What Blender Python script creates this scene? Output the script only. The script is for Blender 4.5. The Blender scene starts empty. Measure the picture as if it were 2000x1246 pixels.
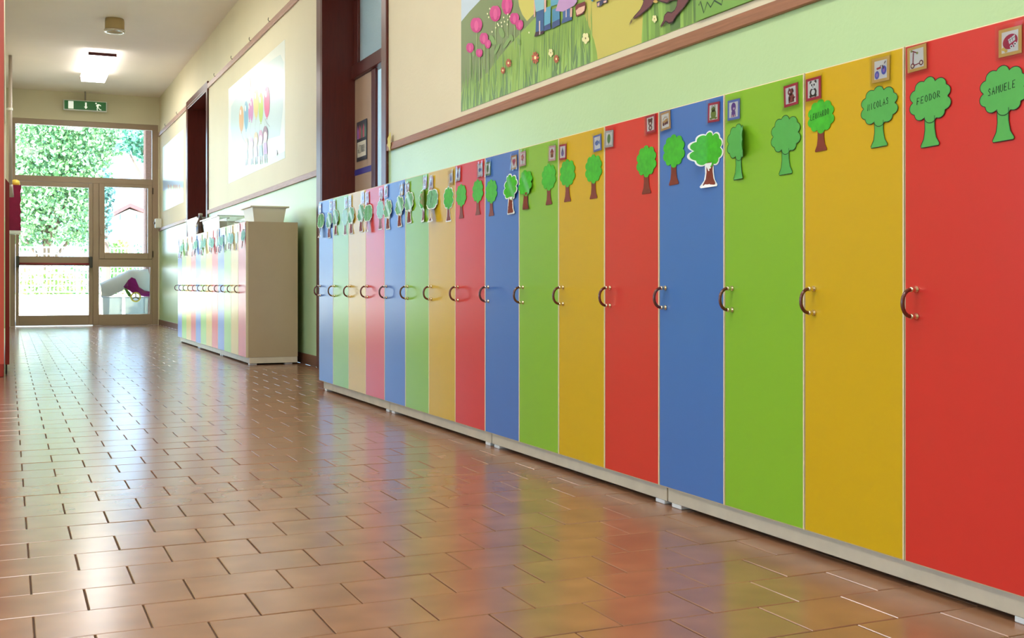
import bpy, math, random
from mathutils import Vector, Matrix
random.seed(7)
PI = math.pi
scene = bpy.context.scene
COL = scene.collection

# ------------------------------------------------------------------ camera
F_PX, PPX, HOR, CAM_H = 2234.0, 1000.0, 555.0, 0.644
YAW = math.atan(984 / F_PX)
cy, sy = math.cos(YAW), math.sin(YAW)
cam = bpy.data.cameras.new('camera')
cam.sensor_width = 36.0
cam.lens = 36.0 * F_PX / 2000.0
cam.shift_y = -68.0 / 2000.0
cam.clip_start, cam.clip_end = 0.05, 400
cam_o = bpy.data.objects.new('camera', cam)
cam_o.location = (0, 0, CAM_H)
cam_o.rotation_euler = (PI / 2, 0, -YAW)
COL.objects.link(cam_o)
scene.camera = cam_o

# ------------------------------------------------------------------ world, sun, exposure
world = bpy.data.worlds.new('sky')
scene.world = world
world.use_nodes = True
bg = world.node_tree.nodes['Background']
bg.inputs['Color'].default_value = (0.40, 0.64, 1.0, 1)
bg.inputs['Strength'].default_value = 4.2
sun = bpy.data.lights.new('sun', 'SUN')
sun.energy = 18.0
sun.angle = 0.01
sun.color = (1.0, 0.95, 0.86)
sun_o = bpy.data.objects.new('sun', sun)
sun_o.rotation_euler = (math.radians(40), 0, math.radians(-28))
COL.objects.link(sun_o)
LAMP = 13.5                      # radiance of the fluorescent diffusers
vs = scene.view_settings
vs.view_transform = 'Standard'
vs.look = 'None'
vs.gamma = 1.0
vs.use_curve_mapping = False
vs.exposure = 0.9

# sampling guides in the window openings (they emit nothing, they only aim the sky sampling)
def portal(center, normal, w, h):
    l = bpy.data.lights.new('sky_portal', 'AREA'); l.shape = 'RECTANGLE'; l.size = w; l.size_y = h; l.cycles.is_portal = True
    o = bpy.data.objects.new('sky_portal', l); COL.objects.link(o); o.location = center
    o.rotation_euler = Vector(normal).to_track_quat('-Z', 'Y').to_euler()
for yc_ in (-2.1, 1.5, 5.1): portal((-6.02, yc_, 1.6), (1, 0, 0), 2.2, 2.6)
portal((-.05, 12.95, 1.39), (1, 0, 0), 2.62, 6.1)
portal((1.1, 18.85, 1.6), (0, -1, 0), 2.1, 3.1)
portal((7.58, 9.1, 1.85), (-1, 0, 0), 1.9, 5.0)

# ------------------------------------------------------------------ helpers
def lin(c):
    return tuple(((v / 255) / 12.92 if v / 255 <= 0.04045 else ((v / 255 + 0.055) / 1.055) ** 2.4) for v in c)

def wall_pt(px, py, d):          # traced point on a plane x = d  ->  (y, z)
    s = (F_PX * d / (cy * (px - 16)) - d * sy) / cy
    return s, CAM_H - (py - HOR) / (px - 16) * d / cy

def far_pt(px, py, s):           # traced point on a plane y = s  ->  (x, z)
    a = (px - PPX) / F_PX
    Z = s / (cy - a * sy)
    return a * Z * cy + Z * sy, CAM_H - (py - HOR) * Z / F_PX

MATS = {}
def mat(name, rgb, rough=0.5, spec=0.5, metal=0.0, noise=0.0, nscale=20, bump=0.0, bscale=200, emit=None, estr=0, coat=0.0, stretch=None):
    if name in MATS: return MATS[name]
    m = bpy.data.materials.new(name); m.use_nodes = True
    nt = m.node_tree; n = nt.nodes; b = n['Principled BSDF']
    c = lin(rgb)
    b.inputs['Base Color'].default_value = (*c, 1)
    b.inputs['Roughness'].default_value = rough
    b.inputs['Specular IOR Level'].default_value = spec
    b.inputs['Metallic'].default_value = metal
    b.inputs['Coat Weight'].default_value = coat
    if coat: b.inputs['Coat Roughness'].default_value = 0.12
    if emit:
        b.inputs['Emission Color'].default_value = (*emit, 1); b.inputs['Emission Strength'].default_value = estr
    if noise or bump:
        g = n.new('ShaderNodeNewGeometry')
        vec = g.outputs['Position']
        if stretch:
            mp = n.new('ShaderNodeVectorMath'); mp.operation = 'MULTIPLY'; mp.inputs[1].default_value = stretch
            nt.links.new(vec, mp.inputs[0]); vec = mp.outputs[0]
    if noise:
        t = n.new('ShaderNodeTexNoise'); t.inputs['Scale'].default_value = nscale; t.inputs['Detail'].default_value = 4
        nt.links.new(vec, t.inputs['Vector'])
        r = n.new('ShaderNodeMapRange'); r.inputs[1].default_value = 0.3; r.inputs[2].default_value = 0.7
        r.inputs[3].default_value = 1 - noise; r.inputs[4].default_value = 1 + noise
        nt.links.new(t.outputs['Fac'], r.inputs[0])
        mx = n.new('ShaderNodeVectorMath'); mx.operation = 'SCALE'; mx.inputs[0].default_value = c
        nt.links.new(r.outputs[0], mx.inputs['Scale']); nt.links.new(mx.outputs[0], b.inputs['Base Color'])
    if bump:
        t = n.new('ShaderNodeTexNoise'); t.inputs['Scale'].default_value = bscale; t.inputs['Detail'].default_value = 2
        nt.links.new(vec, t.inputs['Vector'])
        bp = n.new('ShaderNodeBump'); bp.inputs['Strength'].default_value = bump; bp.inputs['Distance'].default_value = 0.002
        nt.links.new(t.outputs['Fac'], bp.inputs['Height']); nt.links.new(bp.outputs['Normal'], b.inputs['Normal'])
    MATS[name] = m
    return m

def paper(rgb, rough=0.5):
    return mat('print_%02x%02x%02x' % tuple(int(v) for v in rgb), rgb, rough, 0.4)

def glass(name, tint=(0.95, 0.98, 0.97), refl=1.0, rough=0.0, diffuse=0.0, dcol=(0.8, 0.8, 0.8)):
    if name in MATS: return MATS[name]
    m = bpy.data.materials.new(name); m.use_nodes = True
    nt = m.node_tree; n = nt.nodes
    for q in list(n): n.remove(q)
    out = n.new('ShaderNodeOutputMaterial'); tr = n.new('ShaderNodeBsdfTransparent'); gl = n.new('ShaderNodeBsdfGlossy')
    tr.inputs['Color'].default_value = (*tint, 1); gl.inputs['Roughness'].default_value = rough
    fr = n.new('ShaderNodeFresnel'); fr.inputs['IOR'].default_value = 1.45
    mu = n.new('ShaderNodeMath'); mu.operation = 'MULTIPLY'; mu.inputs[1].default_value = refl; mu.use_clamp = True
    nt.links.new(fr.outputs[0], mu.inputs[0])
    mx = n.new('ShaderNodeMixShader'); nt.links.new(mu.outputs[0], mx.inputs[0])
    base = tr.outputs[0]
    if diffuse:
        df = n.new('ShaderNodeBsdfDiffuse'); df.inputs['Color'].default_value = (*dcol, 1)
        tl = n.new('ShaderNodeBsdfTranslucent'); tl.inputs['Color'].default_value = (*dcol, 1)
        a = n.new('ShaderNodeMixShader'); a.inputs[0].default_value = 0.5
        nt.links.new(df.outputs[0], a.inputs[1]); nt.links.new(tl.outputs[0], a.inputs[2])
        c = n.new('ShaderNodeMixShader'); c.inputs[0].default_value = diffuse
        nt.links.new(tr.outputs[0], c.inputs[1]); nt.links.new(a.outputs[0], c.inputs[2]); base = c.outputs[0]
    nt.links.new(base, mx.inputs[1]); nt.links.new(gl.outputs[0], mx.inputs[2]); nt.links.new(mx.outputs[0], out.inputs[0])
    MATS[name] = m
    return m

class MB:
    """collects faces; build() links them as one mesh object"""
    def __init__(s): s.v = []; s.f = []; s.mi = []
    def face(s, pts, mi=0):
        b = len(s.v); s.v += [tuple(p) for p in pts]; s.f.append(tuple(range(b, b + len(pts)))); s.mi.append(mi)
    def raw(s, vs_, fs, mi=0):
        b = len(s.v); s.v += [tuple(p) for p in vs_]
        for q in fs: s.f.append(tuple(b + i for i in q)); s.mi.append(mi)
    def box(s, x0, x1, y0, y1, z0, z1, ch=0.0, mi=0):
        x0, x1 = min(x0, x1), max(x0, x1); y0, y1 = min(y0, y1), max(y0, y1); z0, z1 = min(z0, z1), max(z0, z1)
        if ch <= 0:
            vs_ = [(x, y, z) for x in (x0, x1) for y in (y0, y1) for z in (z0, z1)]
            s.raw(vs_, [(0, 1, 3, 2), (4, 6, 7, 5), (0, 4, 5, 1), (2, 3, 7, 6), (0, 2, 6, 4), (1, 5, 7, 3)], mi)
            return s
        c = ch; X = (x0, x1); Y = (y0, y1); Z = (z0, z1); V = []; idx = {}
        for i in (0, 1):
            for j in (0, 1):
                for k in (0, 1):
                    sx, sy_, sz = 1 - 2 * i, 1 - 2 * j, 1 - 2 * k
                    for ax in range(3):
                        p = [X[i], Y[j], Z[k]]; d = [sx * c, sy_ * c, sz * c]
                        for a in range(3):
                            if a != ax: p[a] += d[a]
                        idx[(i, j, k, ax)] = len(V); V.append(tuple(p))
        Fs = []
        for i in (0, 1):
            q = [(i, 0, 0, 0), (i, 1, 0, 0), (i, 1, 1, 0), (i, 0, 1, 0)]; Fs.append([idx[a] for a in (q if i else q[::-1])])
            q = [(0, i, 0, 1), (0, i, 1, 1), (1, i, 1, 1), (1, i, 0, 1)]; Fs.append([idx[a] for a in (q if i else q[::-1])])
            q = [(0, 0, i, 2), (1, 0, i, 2), (1, 1, i, 2), (0, 1, i, 2)]; Fs.append([idx[a] for a in (q if i else q[::-1])])
        for i in (0, 1):
            for j in (0, 1):
                Fs.append([idx[(i, j, 0, 0)], idx[(i, j, 1, 0)], idx[(i, j, 1, 1)], idx[(i, j, 0, 1)]])
                Fs.append([idx[(i, 0, j, 0)], idx[(i, 1, j, 0)], idx[(i, 1, j, 2)], idx[(i, 0, j, 2)]])
                Fs.append([idx[(0, i, j, 1)], idx[(1, i, j, 1)], idx[(1, i, j, 2)], idx[(0, i, j, 2)]])
        for i in (0, 1):
            for j in (0, 1):
                for k in (0, 1): Fs.append([idx[(i, j, k, 0)], idx[(i, j, k, 1)], idx[(i, j, k, 2)]])
        s.raw(V, Fs, mi); return s
    def tube(s, pts, r, seg=8, mi=0, caps=True):
        pts = [Vector(p) for p in pts]; n = len(pts); rs = r if isinstance(r, (list, tuple)) else [r] * n
        rings = []; ref = None
        for i, p in enumerate(pts):
            t = (pts[min(i + 1, n - 1)] - pts[max(i - 1, 0)]).normalized()
            if ref is None: ref = Vector((0, 0, 1)) if abs(t.z) < 0.9 else Vector((1, 0, 0))
            a = t.cross(ref).normalized(); b = a.cross(t); ref = b
            rings.append([p + (a * math.cos(q) + b * math.sin(q)) * rs[i] for q in [2 * PI * k / seg for k in range(seg)]])
        V = [v for rr in rings for v in rr]; Fs = []
        for i in range(n - 1):
            for k in range(seg):
                Fs.append((i * seg + k, i * seg + (k + 1) % seg, (i + 1) * seg + (k + 1) % seg, (i + 1) * seg + k))
        if caps: Fs.append(tuple(range(seg))[::-1]); Fs.append(tuple((n - 1) * seg + k for k in range(seg)))
        s.raw(V, Fs, mi); return s
    def lathe(s, prof, seg=20, o=(0, 0, 0), axis='z', mi=0):
        V = []; Fs = []; m = len(prof)
        for k in range(seg):
            a = 2 * PI * k / seg
            for r, h in prof:
                p = (r * math.cos(a), r * math.sin(a), h)
                if axis == 'x': p = (p[2], p[0], p[1])
                V.append((p[0] + o[0], p[1] + o[1], p[2] + o[2]))
        for k in range(seg):
            for i in range(m - 1):
                Fs.append((k * m + i, ((k + 1) % seg) * m + i, ((k + 1) % seg) * m + i + 1, k * m + i + 1))
        s.raw(V, Fs, mi); return s
    def flat(s, uv, n0, n1=None, mi=0, bend=None):
        """polygon given in wall coordinates (u to the right, v up, n out of the wall); n1 gives thickness"""
        bf = bend or (lambda u, v: 0.0)
        if bend:
            k = len(uv); cu = sum(q[0] for q in uv) / k; cv = sum(q[1] for q in uv) / k; rings = 5
            pt = lambda i, j, n: (lambda u, v: (-(n + bf(u, v)), -u, v))(cu + (uv[i % k][0] - cu) * j / rings, cv + (uv[i % k][1] - cv) * j / rings)
            for n_, flip in ((n0, 1), (n1, -1)):
                if n_ is None: continue
                for i in range(k):
                    for j in range(rings):
                        q = [pt(i, j, n_), pt(i, j + 1, n_), pt(i + 1, j + 1, n_)] + ([pt(i + 1, j, n_)] if j else [])
                        s.face(q[::flip], mi)
            return s
        top = [(-(n0 + bf(u, v)), -u, v) for u, v in uv]
        s.face(top, mi)
        if n1 is not None:
            bot = [(-(n1 + bf(u, v)), -u, v) for u, v in uv]
            k = len(uv)
            for i in range(k):
                s.face([top[i], top[(i + 1) % k], bot[(i + 1) % k], bot[i]], mi)
            s.face(bot[::-1], mi)
        return s
    def ribbon(s, pts, w, n0, mi=0, bend=None):
        bf = bend or (lambda u, v: 0.0); k = len(pts); L = []; R = []
        for i in range(k):
            a = pts[max(i - 1, 0)]; b = pts[min(i + 1, k - 1)]
            if pts[0] == pts[-1] and i in (0, k - 1): a, b = pts[-2], pts[1]
            dx, dy = b[0] - a[0], b[1] - a[1]; l = math.hypot(dx, dy) or 1
            nx, ny = -dy / l * w / 2, dx / l * w / 2
            L.append((pts[i][0] + nx, pts[i][1] + ny)); R.append((pts[i][0] - nx, pts[i][1] - ny))
        q = lambda p: (-(n0 + bf(*p)), -p[0], p[1])
        for i in range(k - 1): s.face([q(L[i]), q(L[i + 1]), q(R[i + 1]), q(R[i])], mi)
        return s
    def mesh(s, name, mats, smooth=False):
        me = bpy.data.meshes.new(name); me.from_pydata(s.v, [], s.f)
        for m in (mats if isinstance(mats, (list, tuple)) else [mats]): me.materials.append(m)
        me.polygons.foreach_set('material_index', s.mi)
        if smooth: me.polygons.foreach_set('use_smooth', [True] * len(s.f))
        me.update(); return me
    def build(s, name, mats, parent=None, loc=(0, 0, 0), smooth=False, **kw):
        return add(name, s.mesh(name, mats, smooth), parent, loc, **kw)

def add(name, data, parent=None, loc=(0, 0, 0), label=None, cat=None, group=None, kind=None):
    o = bpy.data.objects.new(name, data); COL.objects.link(o)
    o.location = loc
    if parent: o.parent = parent
    if label: o['label'] = label
    if cat: o['category'] = cat
    if group: o['group'] = group
    if kind: o['kind'] = kind
    return o
def thing(name, label, cat, loc=(0, 0, 0), group=None): return add(name, None, None, loc, label, cat, group)
def struct(mb, name, mats, label, parent=None, loc=(0, 0, 0)):
    return mb.build(name, mats, parent, loc, kind='structure', label=label)

def ell(cu, cv, ru, rv, k=16, rot=0, a0=0.0, a1=2 * PI):
    out = []; full = abs(a1 - a0 - 2 * PI) < 1e-6
    for i in range(k if full else k + 1):
        a = a0 + (a1 - a0) * i / k; x = ru * math.cos(a); y = rv * math.sin(a)
        out.append((cu + x * math.cos(rot) - y * math.sin(rot), cv + x * math.sin(rot) + y * math.cos(rot)))
    return out
def rect(u0, v0, u1, v1): return [(u0, v0), (u1, v0), (u1, v1), (u0, v1)]

# ------------------------------------------------------------------ materials
M_cream = mat('wall_cream', (226, 217, 190), 0.75, 0.3, noise=0.03, nscale=1.5, bump=0.15, bscale=120)
M_ceil = mat('ceiling_paint', (244, 230, 216), 0.8, 0.3, noise=0.03, nscale=1.2)
M_alu = mat('exit_frame_alu', (168, 144, 122), 0.4, 0.5, noise=0.03, nscale=3)
M_wood = mat('dark_door_wood', (84, 28, 18), 0.32, 0.5, noise=0.18, nscale=14, stretch=(6, 6, 0.5))
M_rail = mat('rail_wood', (156, 106, 76), 0.5, 0.4, noise=0.16, nscale=9, stretch=(14, 0.6, 14))
M_rail2 = mat('rail_wood_pale', (176, 140, 122), 0.45, 0.45, noise=0.14, nscale=9, stretch=(10, 0.8, 10))
M_skirt = mat('skirting_wood', (118, 76, 52), 0.35, 0.5, noise=0.12, nscale=8)
M_edge = mat('cream_edge_band', (222, 204, 162), 0.45, 0.4)
M_carc = mat('carcass_laminate', (182, 160, 124), 0.5, 0.4, noise=0.02, nscale=6)
M_plin = mat('plinth_laminate', (214, 200, 172), 0.55, 0.4, noise=0.06, nscale=12)
M_white = mat('white_plastic', (232, 232, 226), 0.4, 0.5)
M_black = mat('ink_black', (22, 24, 22), 0.6, 0.3)
M_brown = mat('handle_brown', (92, 36, 22), 0.25, 0.6, coat=0.3)
M_brass = mat('handle_metal', (226, 214, 186), 0.18, 0.5, metal=1.0)
M_red = mat('red_paint', (158, 40, 30), 0.4, 0.5)
M_tube = mat('lamp_diffuser', (245, 245, 235), 0.4, emit=(1.0, 0.99, 0.97), estr=LAMP)
M_tube_side = mat('lamp_diffuser_side', (245, 245, 235), 0.4, emit=(1.0, 0.99, 0.97), estr=LAMP * .26)
M_tube_dim = mat('lamp_diffuser_dimmed', (240, 238, 224), 0.4, emit=(1.0, 0.98, 0.94), estr=LAMP * .45)  # weaker glow, set so the nearby wall does not burn out
M_grout = mat('grout', (96, 76, 62), 0.8, 0.2)
DOORC = {'red': mat('door_red', (206, 46, 36), 0.28, 0.65),
         'yellow': mat('door_yellow', (204, 164, 6), 0.28, 0.65),
         'green': mat('door_green', (130, 180, 38), 0.28, 0.65),
         'blue': mat('door_blue', (64, 110, 174), 0.28, 0.65)}
G_pane = glass('window_glass', refl=.5)
G_film = glass('clear_film', (0.98, 0.98, 0.97), 1.3, 0.15)

for m_ in (M_tube, M_tube_side, M_tube_dim): m_.cycles.emission_sampling = 'FRONT'

def dado_material():
    m = bpy.data.materials.new('wall_two_tone_paint'); m.use_nodes = True
    nt = m.node_tree; n = nt.nodes; b = n['Principled BSDF']
    g = n.new('ShaderNodeNewGeometry'); sp = n.new('ShaderNodeSeparateXYZ'); nt.links.new(g.outputs['Position'], sp.inputs[0])
    st = n.new('ShaderNodeMath'); st.operation = 'GREATER_THAN'; st.inputs[1].default_value = 1.50; nt.links.new(sp.outputs['Z'], st.inputs[0])
    t = n.new('ShaderNodeTexNoise'); t.inputs['Scale'].default_value = 1.3; t.inputs['Detail'].default_value = 5; nt.links.new(g.outputs['Position'], t.inputs['Vector'])
    def tone(c, k):
        r = n.new('ShaderNodeMapRange'); r.inputs[1].default_value = .3; r.inputs[2].default_value = .7; r.inputs[3].default_value = 1 - k; r.inputs[4].default_value = 1 + k
        nt.links.new(t.outputs['Fac'], r.inputs[0]); s = n.new('ShaderNodeVectorMath'); s.operation = 'SCALE'; s.inputs[0].default_value = lin(c)
        nt.links.new(r.outputs[0], s.inputs['Scale']); return s.outputs[0]
    mx = n.new('ShaderNodeMix'); mx.data_type = 'RGBA'
    nt.links.new(st.outputs[0], mx.inputs['Factor']); nt.links.new(tone((188, 217, 160), .03), mx.inputs['A']); nt.links.new(tone((224, 213, 180), .03), mx.inputs['B'])
    nt.links.new(mx.outputs['Result'], b.inputs['Base Color'])
    ro = n.new('ShaderNodeMapRange'); ro.inputs[3].default_value = .30; ro.inputs[4].default_value = .72; nt.links.new(st.outputs[0], ro.inputs[0]); nt.links.new(ro.outputs[0], b.inputs['Roughness'])
    t2 = n.new('ShaderNodeTexNoise'); t2.inputs['Scale'].default_value = 55; t2.inputs['Detail'].default_value = 3; nt.links.new(g.outputs['Position'], t2.inputs['Vector'])
    bp = n.new('ShaderNodeBump'); bp.inputs['Strength'].default_value = .35; bp.inputs['Distance'].default_value = .003
    nt.links.new(t2.outputs['Fac'], bp.inputs['Height']); nt.links.new(bp.outputs['Normal'], b.inputs['Normal'])
    return m
M_dado = dado_material()

TL, TR_, TX0, TY0 = 0.2035, 0.1717, 0.0445, 2.577   # tile length (x), row depth (y), a joint, a row edge
def tile_material():
    m = bpy.data.materials.new('terracotta_tile'); m.use_nodes = True
    nt = m.node_tree; n = nt.nodes; b = n['Principled BSDF']
    def mth(op, a, v=None, c=None):
        q = n.new('ShaderNodeMath'); q.operation = op
        for i, x in enumerate((a, v, c)):
            if x is None: continue
            if isinstance(x, (int, float)): q.inputs[i].default_value = x
            else: nt.links.new(x, q.inputs[i])
        return q.outputs[0]
    g = n.new('ShaderNodeNewGeometry'); sp = n.new('ShaderNodeSeparateXYZ'); nt.links.new(g.outputs['Position'], sp.inputs[0])
    row = mth('FLOOR', mth('DIVIDE', mth('SUBTRACT', sp.outputs['Y'], TY0), TR_))
    par = mth('MODULO', mth('ADD', row, 1000.0), 2.0)
    colx = mth('FLOOR', mth('DIVIDE', mth('SUBTRACT', mth('SUBTRACT', sp.outputs['X'], TX0), mth('MULTIPLY', par, TL / 2)), TL))
    cb = n.new('ShaderNodeCombineXYZ'); nt.links.new(row, cb.inputs[0]); nt.links.new(colx, cb.inputs[1])
    wn = n.new('ShaderNodeTexWhiteNoise'); wn.noise_dimensions = '3D'; nt.links.new(cb.outputs[0], wn.inputs['Vector'])
    no = n.new('ShaderNodeTexNoise'); no.inputs['Scale'].default_value = 8; no.inputs['Detail'].default_value = 1.5; no.inputs['Roughness'].default_value = .5
    off = n.new('ShaderNodeVectorMath'); off.operation = 'MULTIPLY_ADD'; off.inputs[1].default_value = (7, 7, 7)
    nt.links.new(wn.outputs['Color'], off.inputs[0]); nt.links.new(g.outputs['Position'], off.inputs[2]); nt.links.new(off.outputs[0], no.inputs['Vector'])
    rp = n.new('ShaderNodeValToRGB'); e = rp.color_ramp.elements
    e[0].position = .3; e[0].color = (*lin((143, 104, 79)), 1); e[1].position = .72; e[1].color = (*lin((160, 117, 87)), 1)
    q = rp.color_ramp.elements.new(.5); q.color = (*lin((151, 110, 82)), 1)
    nt.links.new(no.outputs['Fac'], rp.inputs[0])
    hs = n.new('ShaderNodeHueSaturation'); nt.links.new(rp.outputs[0], hs.inputs['Color'])
    nt.links.new(mth('MULTIPLY_ADD', wn.outputs['Value'], .06, .97), hs.inputs['Value']); hs.inputs['Saturation'].default_value = 1.0
    nt.links.new(hs.outputs[0], b.inputs['Base Color'])
    b.inputs['Roughness'].default_value = .215
    b.inputs['Specular IOR Level'].default_value = .6
    return m
M_tile = tile_material()

# ------------------------------------------------------------------ the shell
WX = 2.2          # right wall face
YE = 18.9         # exit wall face
CZ = 3.61         # ceiling
D1 = (7.0, 8.6)   # openings in the right wall (y range)
D2 = (14.08, 15.71)
OT = 3.02         # top of the openings
b = MB()
for y0, y1 in ((-4.6, D1[0]), (D1[1], D2[0]), (D2[1], YE + .3)): b.box(WX, WX + .26, y0, y1, 0, OT)
b.box(WX, WX + .26, -4.6, YE + .3, OT, CZ)
struct(b, 'wall_right', M_dado, 'long corridor wall, glossy pale green below and cream above')
b = MB(); WINC = [(9.9, 16.0)]  # unseen side opening, added so the far lockers mirror daylight
b.box(-.33, -.03, 9.0, YE + .3, 0, .08); b.box(-.33, -.03, 9.0, YE + .3, 2.7, CZ)
for y0, y1 in ((9.0, 9.9), (16.0, YE + .3)): b.box(-.33, -.03, y0, y1, .08, 2.7)
struct(b, 'wall_left', M_dado, 'corridor left wall seen edge on behind the red cabinet')
b = MB(); b.box(-.03, WX, YE, YE + .3, 3.17, CZ); b.box(-.03, .03, YE, YE + .3, 0, 3.17); b.box(2.18, WX, YE, YE + .3, 0, 3.17)
struct(b, 'wall_end', M_cream, 'cream wall above and around the glazed exit door')
b = MB(); b.box(-6.0, -.03, 8.95, 9.25, 0, CZ)
struct(b, 'wall_hall', M_dado, 'hall wall meeting the corridor behind the red pillar')
b = MB()                                   # hall wall on the far left with its window openings
WIN = [(-3.4, -.8), (.2, 2.8), (3.8, 6.4)]
b.box(-6.2, -6.0, -4.6, 9.25, 0, .5); b.box(-6.2, -6.0, -4.6, 9.25, 2.7, CZ)
yy = -4.6
for a, c in WIN + [(9.25, 9.25)]: b.box(-6.2, -6.0, yy, a, .5, 2.7); yy = c
struct(b, 'wall_outer', M_dado, 'outer hall wall with three windows')
b = MB(); b.box(-6.2, WX + .26, -4.8, -4.6, 0, CZ)
struct(b, 'wall_back', M_dado, 'hall wall behind the viewer')
b = MB(); b.box(-6.3, 8.4, -4.9, YE + .3, CZ, CZ + .3)
struct(b, 'ceiling', M_ceil, 'plain pale ceiling of the corridor and hall')
for i, (a, c) in enumerate(WIN + WINC):
    hw = 2.2 if i < 3 else 2.62
    w = thing('window_%d' % (i + 1), 'hall window with a pale metal frame' if i < 3 else 'added unseen side window lighting the corridor wall and lockers', 'window', (-6.1 if i < 3 else -.22, a, .5 if i < 3 else .08)); w['kind'] = 'structure'
    fr = MB()
    for (p, q, r, s_) in ((0, c - a, 0, .06), (0, c - a, hw - .06, hw), (0, .06, .06, hw - .06), (c - a - .06, c - a, .06, hw - .06), ((c - a) / 2 - .03, (c - a) / 2 + .03, .06, hw - .06)):
        fr.box(-.03, .03, p, q, r, s_, .004)
    fr.build('window_frame', M_alu, w)
    for k in (0, 1): MB().box(-.004, .004, .06 + k * ((c - a) / 2 - .03), (c - a) / 2 - .03 + k * ((c - a) / 2 - .03), .06, hw - .06).build('pane', G_pane, w)

# floor: grout bed, 300 single tiles, the rest in one field
b = MB(); b.box(-6.2, WX, -4.8, YE + .02, -.15, -.004)
floor = struct(b, 'floor', M_grout, 'brown terracotta tile floor laid in half bond')
def tile_geo(w, d):
    g = .0016; c = .0013; x0, x1, y0, y1 = -w / 2 + g, w / 2 - g, -d / 2 + g, d / 2 - g
    V = [(x0 + c, y0 + c, 0), (x1 - c, y0 + c, 0), (x1 - c, y1 - c, 0), (x0 + c, y1 - c, 0), (x0, y0, -c), (x1, y0, -c), (x1, y1, -c), (x0, y1, -c),
         (x0, y0, -.004), (x1, y0, -.004), (x1, y1, -.004), (x0, y1, -.004)]
    return V, [(0, 1, 2, 3), (4, 5, 1, 0), (5, 6, 2, 1), (6, 7, 3, 2), (7, 4, 0, 3), (8, 9, 5, 4), (9, 10, 6, 5), (10, 11, 7, 6), (11, 8, 4, 7)]
def in_view(x, y):
    Z = x * sy + y * cy
    if Z < .3: return 0
    px = PPX + F_PX * (x * cy - y * sy) / Z; py = HOR + F_PX * CAM_H / Z
    return 1 / Z ** 3 if (-90 < px < 2090 and py < 1290 and x < 1.74) else 0
cells = []
for r in range(-43, 96):
    yc = TY0 + (r + .5) * TR_
    if yc + TR_ / 2 > YE + .02: break
    xo = TX0 + (TL / 2 if (r + 1000) % 2 else 0)
    for k in range(-32, 13):
        xa, xb = xo + k * TL, xo + (k + 1) * TL
        if yc > 8.95 and xb < -.02: continue
        xa, xb = max(xa, -6.0), min(xb, WX - .005)
        if yc > 8.95: xa = max(xa, -.03)
        if xb - xa < .02 or yc < -4.6: continue
        cells.append((in_view((xa + xb) / 2, yc), xa, xb, yc))
cells.sort(key=lambda q: -q[0])
proto = None; field = MB(); used = 0
for wgt, xa, xb, yc in cells:
    full = abs(xb - xa - TL) < 1e-6
    if wgt > 0 and full and used < 300:
        if proto is None:
            m_ = MB(); m_.raw(*tile_geo(TL, TR_)); proto = m_.mesh('tile', M_tile)
        t = bpy.data.objects.new('tile', proto); COL.objects.link(t); t.parent = floor
        t.location = ((xa + xb) / 2, yc, random.uniform(-.0006, .0004))
        t.rotation_euler = (random.uniform(-.0003, .0003), random.uniform(-.0003, .0003), 0)
        used += 1
    else:
        V, Fs = tile_geo(xb - xa, TR_); dz = random.uniform(-.0006, .0004)
        field.raw([((xa + xb) / 2 + p[0], yc + p[1], p[2] + dz) for p in V], Fs)
field.build('tile_field', M_tile, floor, kind='stuff')

# skirting, dado rail, picture rail
b = MB()
for y0, y1 in ((-4.6, D1[0] - .08), (D1[1] + .1, D2[0] - .08), (D2[1] + .08, YE)): b.box(WX - .012, WX - .0005, y0, y1, .0005, .085, .002)
struct(b, 'baseboard_right', M_skirt, 'reddish brown skirting along the right wall')
b = MB(); b.box(WX - .018, WX - .0005, -4.6, D1[0] - .08, 1.482, 1.527, .003)
struct(b, 'trim_1', M_rail, 'brown wooden dado rail above the near lockers')
b = MB(); b.box(WX - .018, WX - .0005, D1[1] + .11, D2[0] - .08, 1.482, 1.53, .003)
struct(b, 'trim_2', M_rail2, 'worn wooden dado rail between the two classroom doors')
b = MB(); b.box(WX - .018, WX - .0005, D2[1] + .08, YE - .03, 1.482, 1.53, .003)
struct(b, 'trim_3', M_rail2, 'short dado rail beside the exit door')
def picture_rail(name, y0, y1, label, hooks):
    b = MB(); b.box(WX - .02, WX - .0005, y0, y1, 2.985, 3.045, .003)
    o = struct(b, name, M_rail2, label)
    for hy in hooks:
        MB().tube([(WX - .018, hy, 3.035), (WX - .03, hy, 3.03), (WX - .04, hy, 3.045), (WX - .036, hy, 3.065)], .003, 6).build('hook', M_black, o)
picture_rail('trim_4', D1[1] + .11, D2[0] - .08, 'wooden picture rail with small hooks above the balloon poster', [9.5, 10.4, 11.3, 12.3, 13.4])
picture_rail('trim_5', D2[1] + .08, YE, 'wooden picture rail above the pale green poster', [16.6, 17.9])
picture_rail('trim_6', -4.6, D1[0] - .08, 'wooden picture rail above the garden mural', [])

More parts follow.
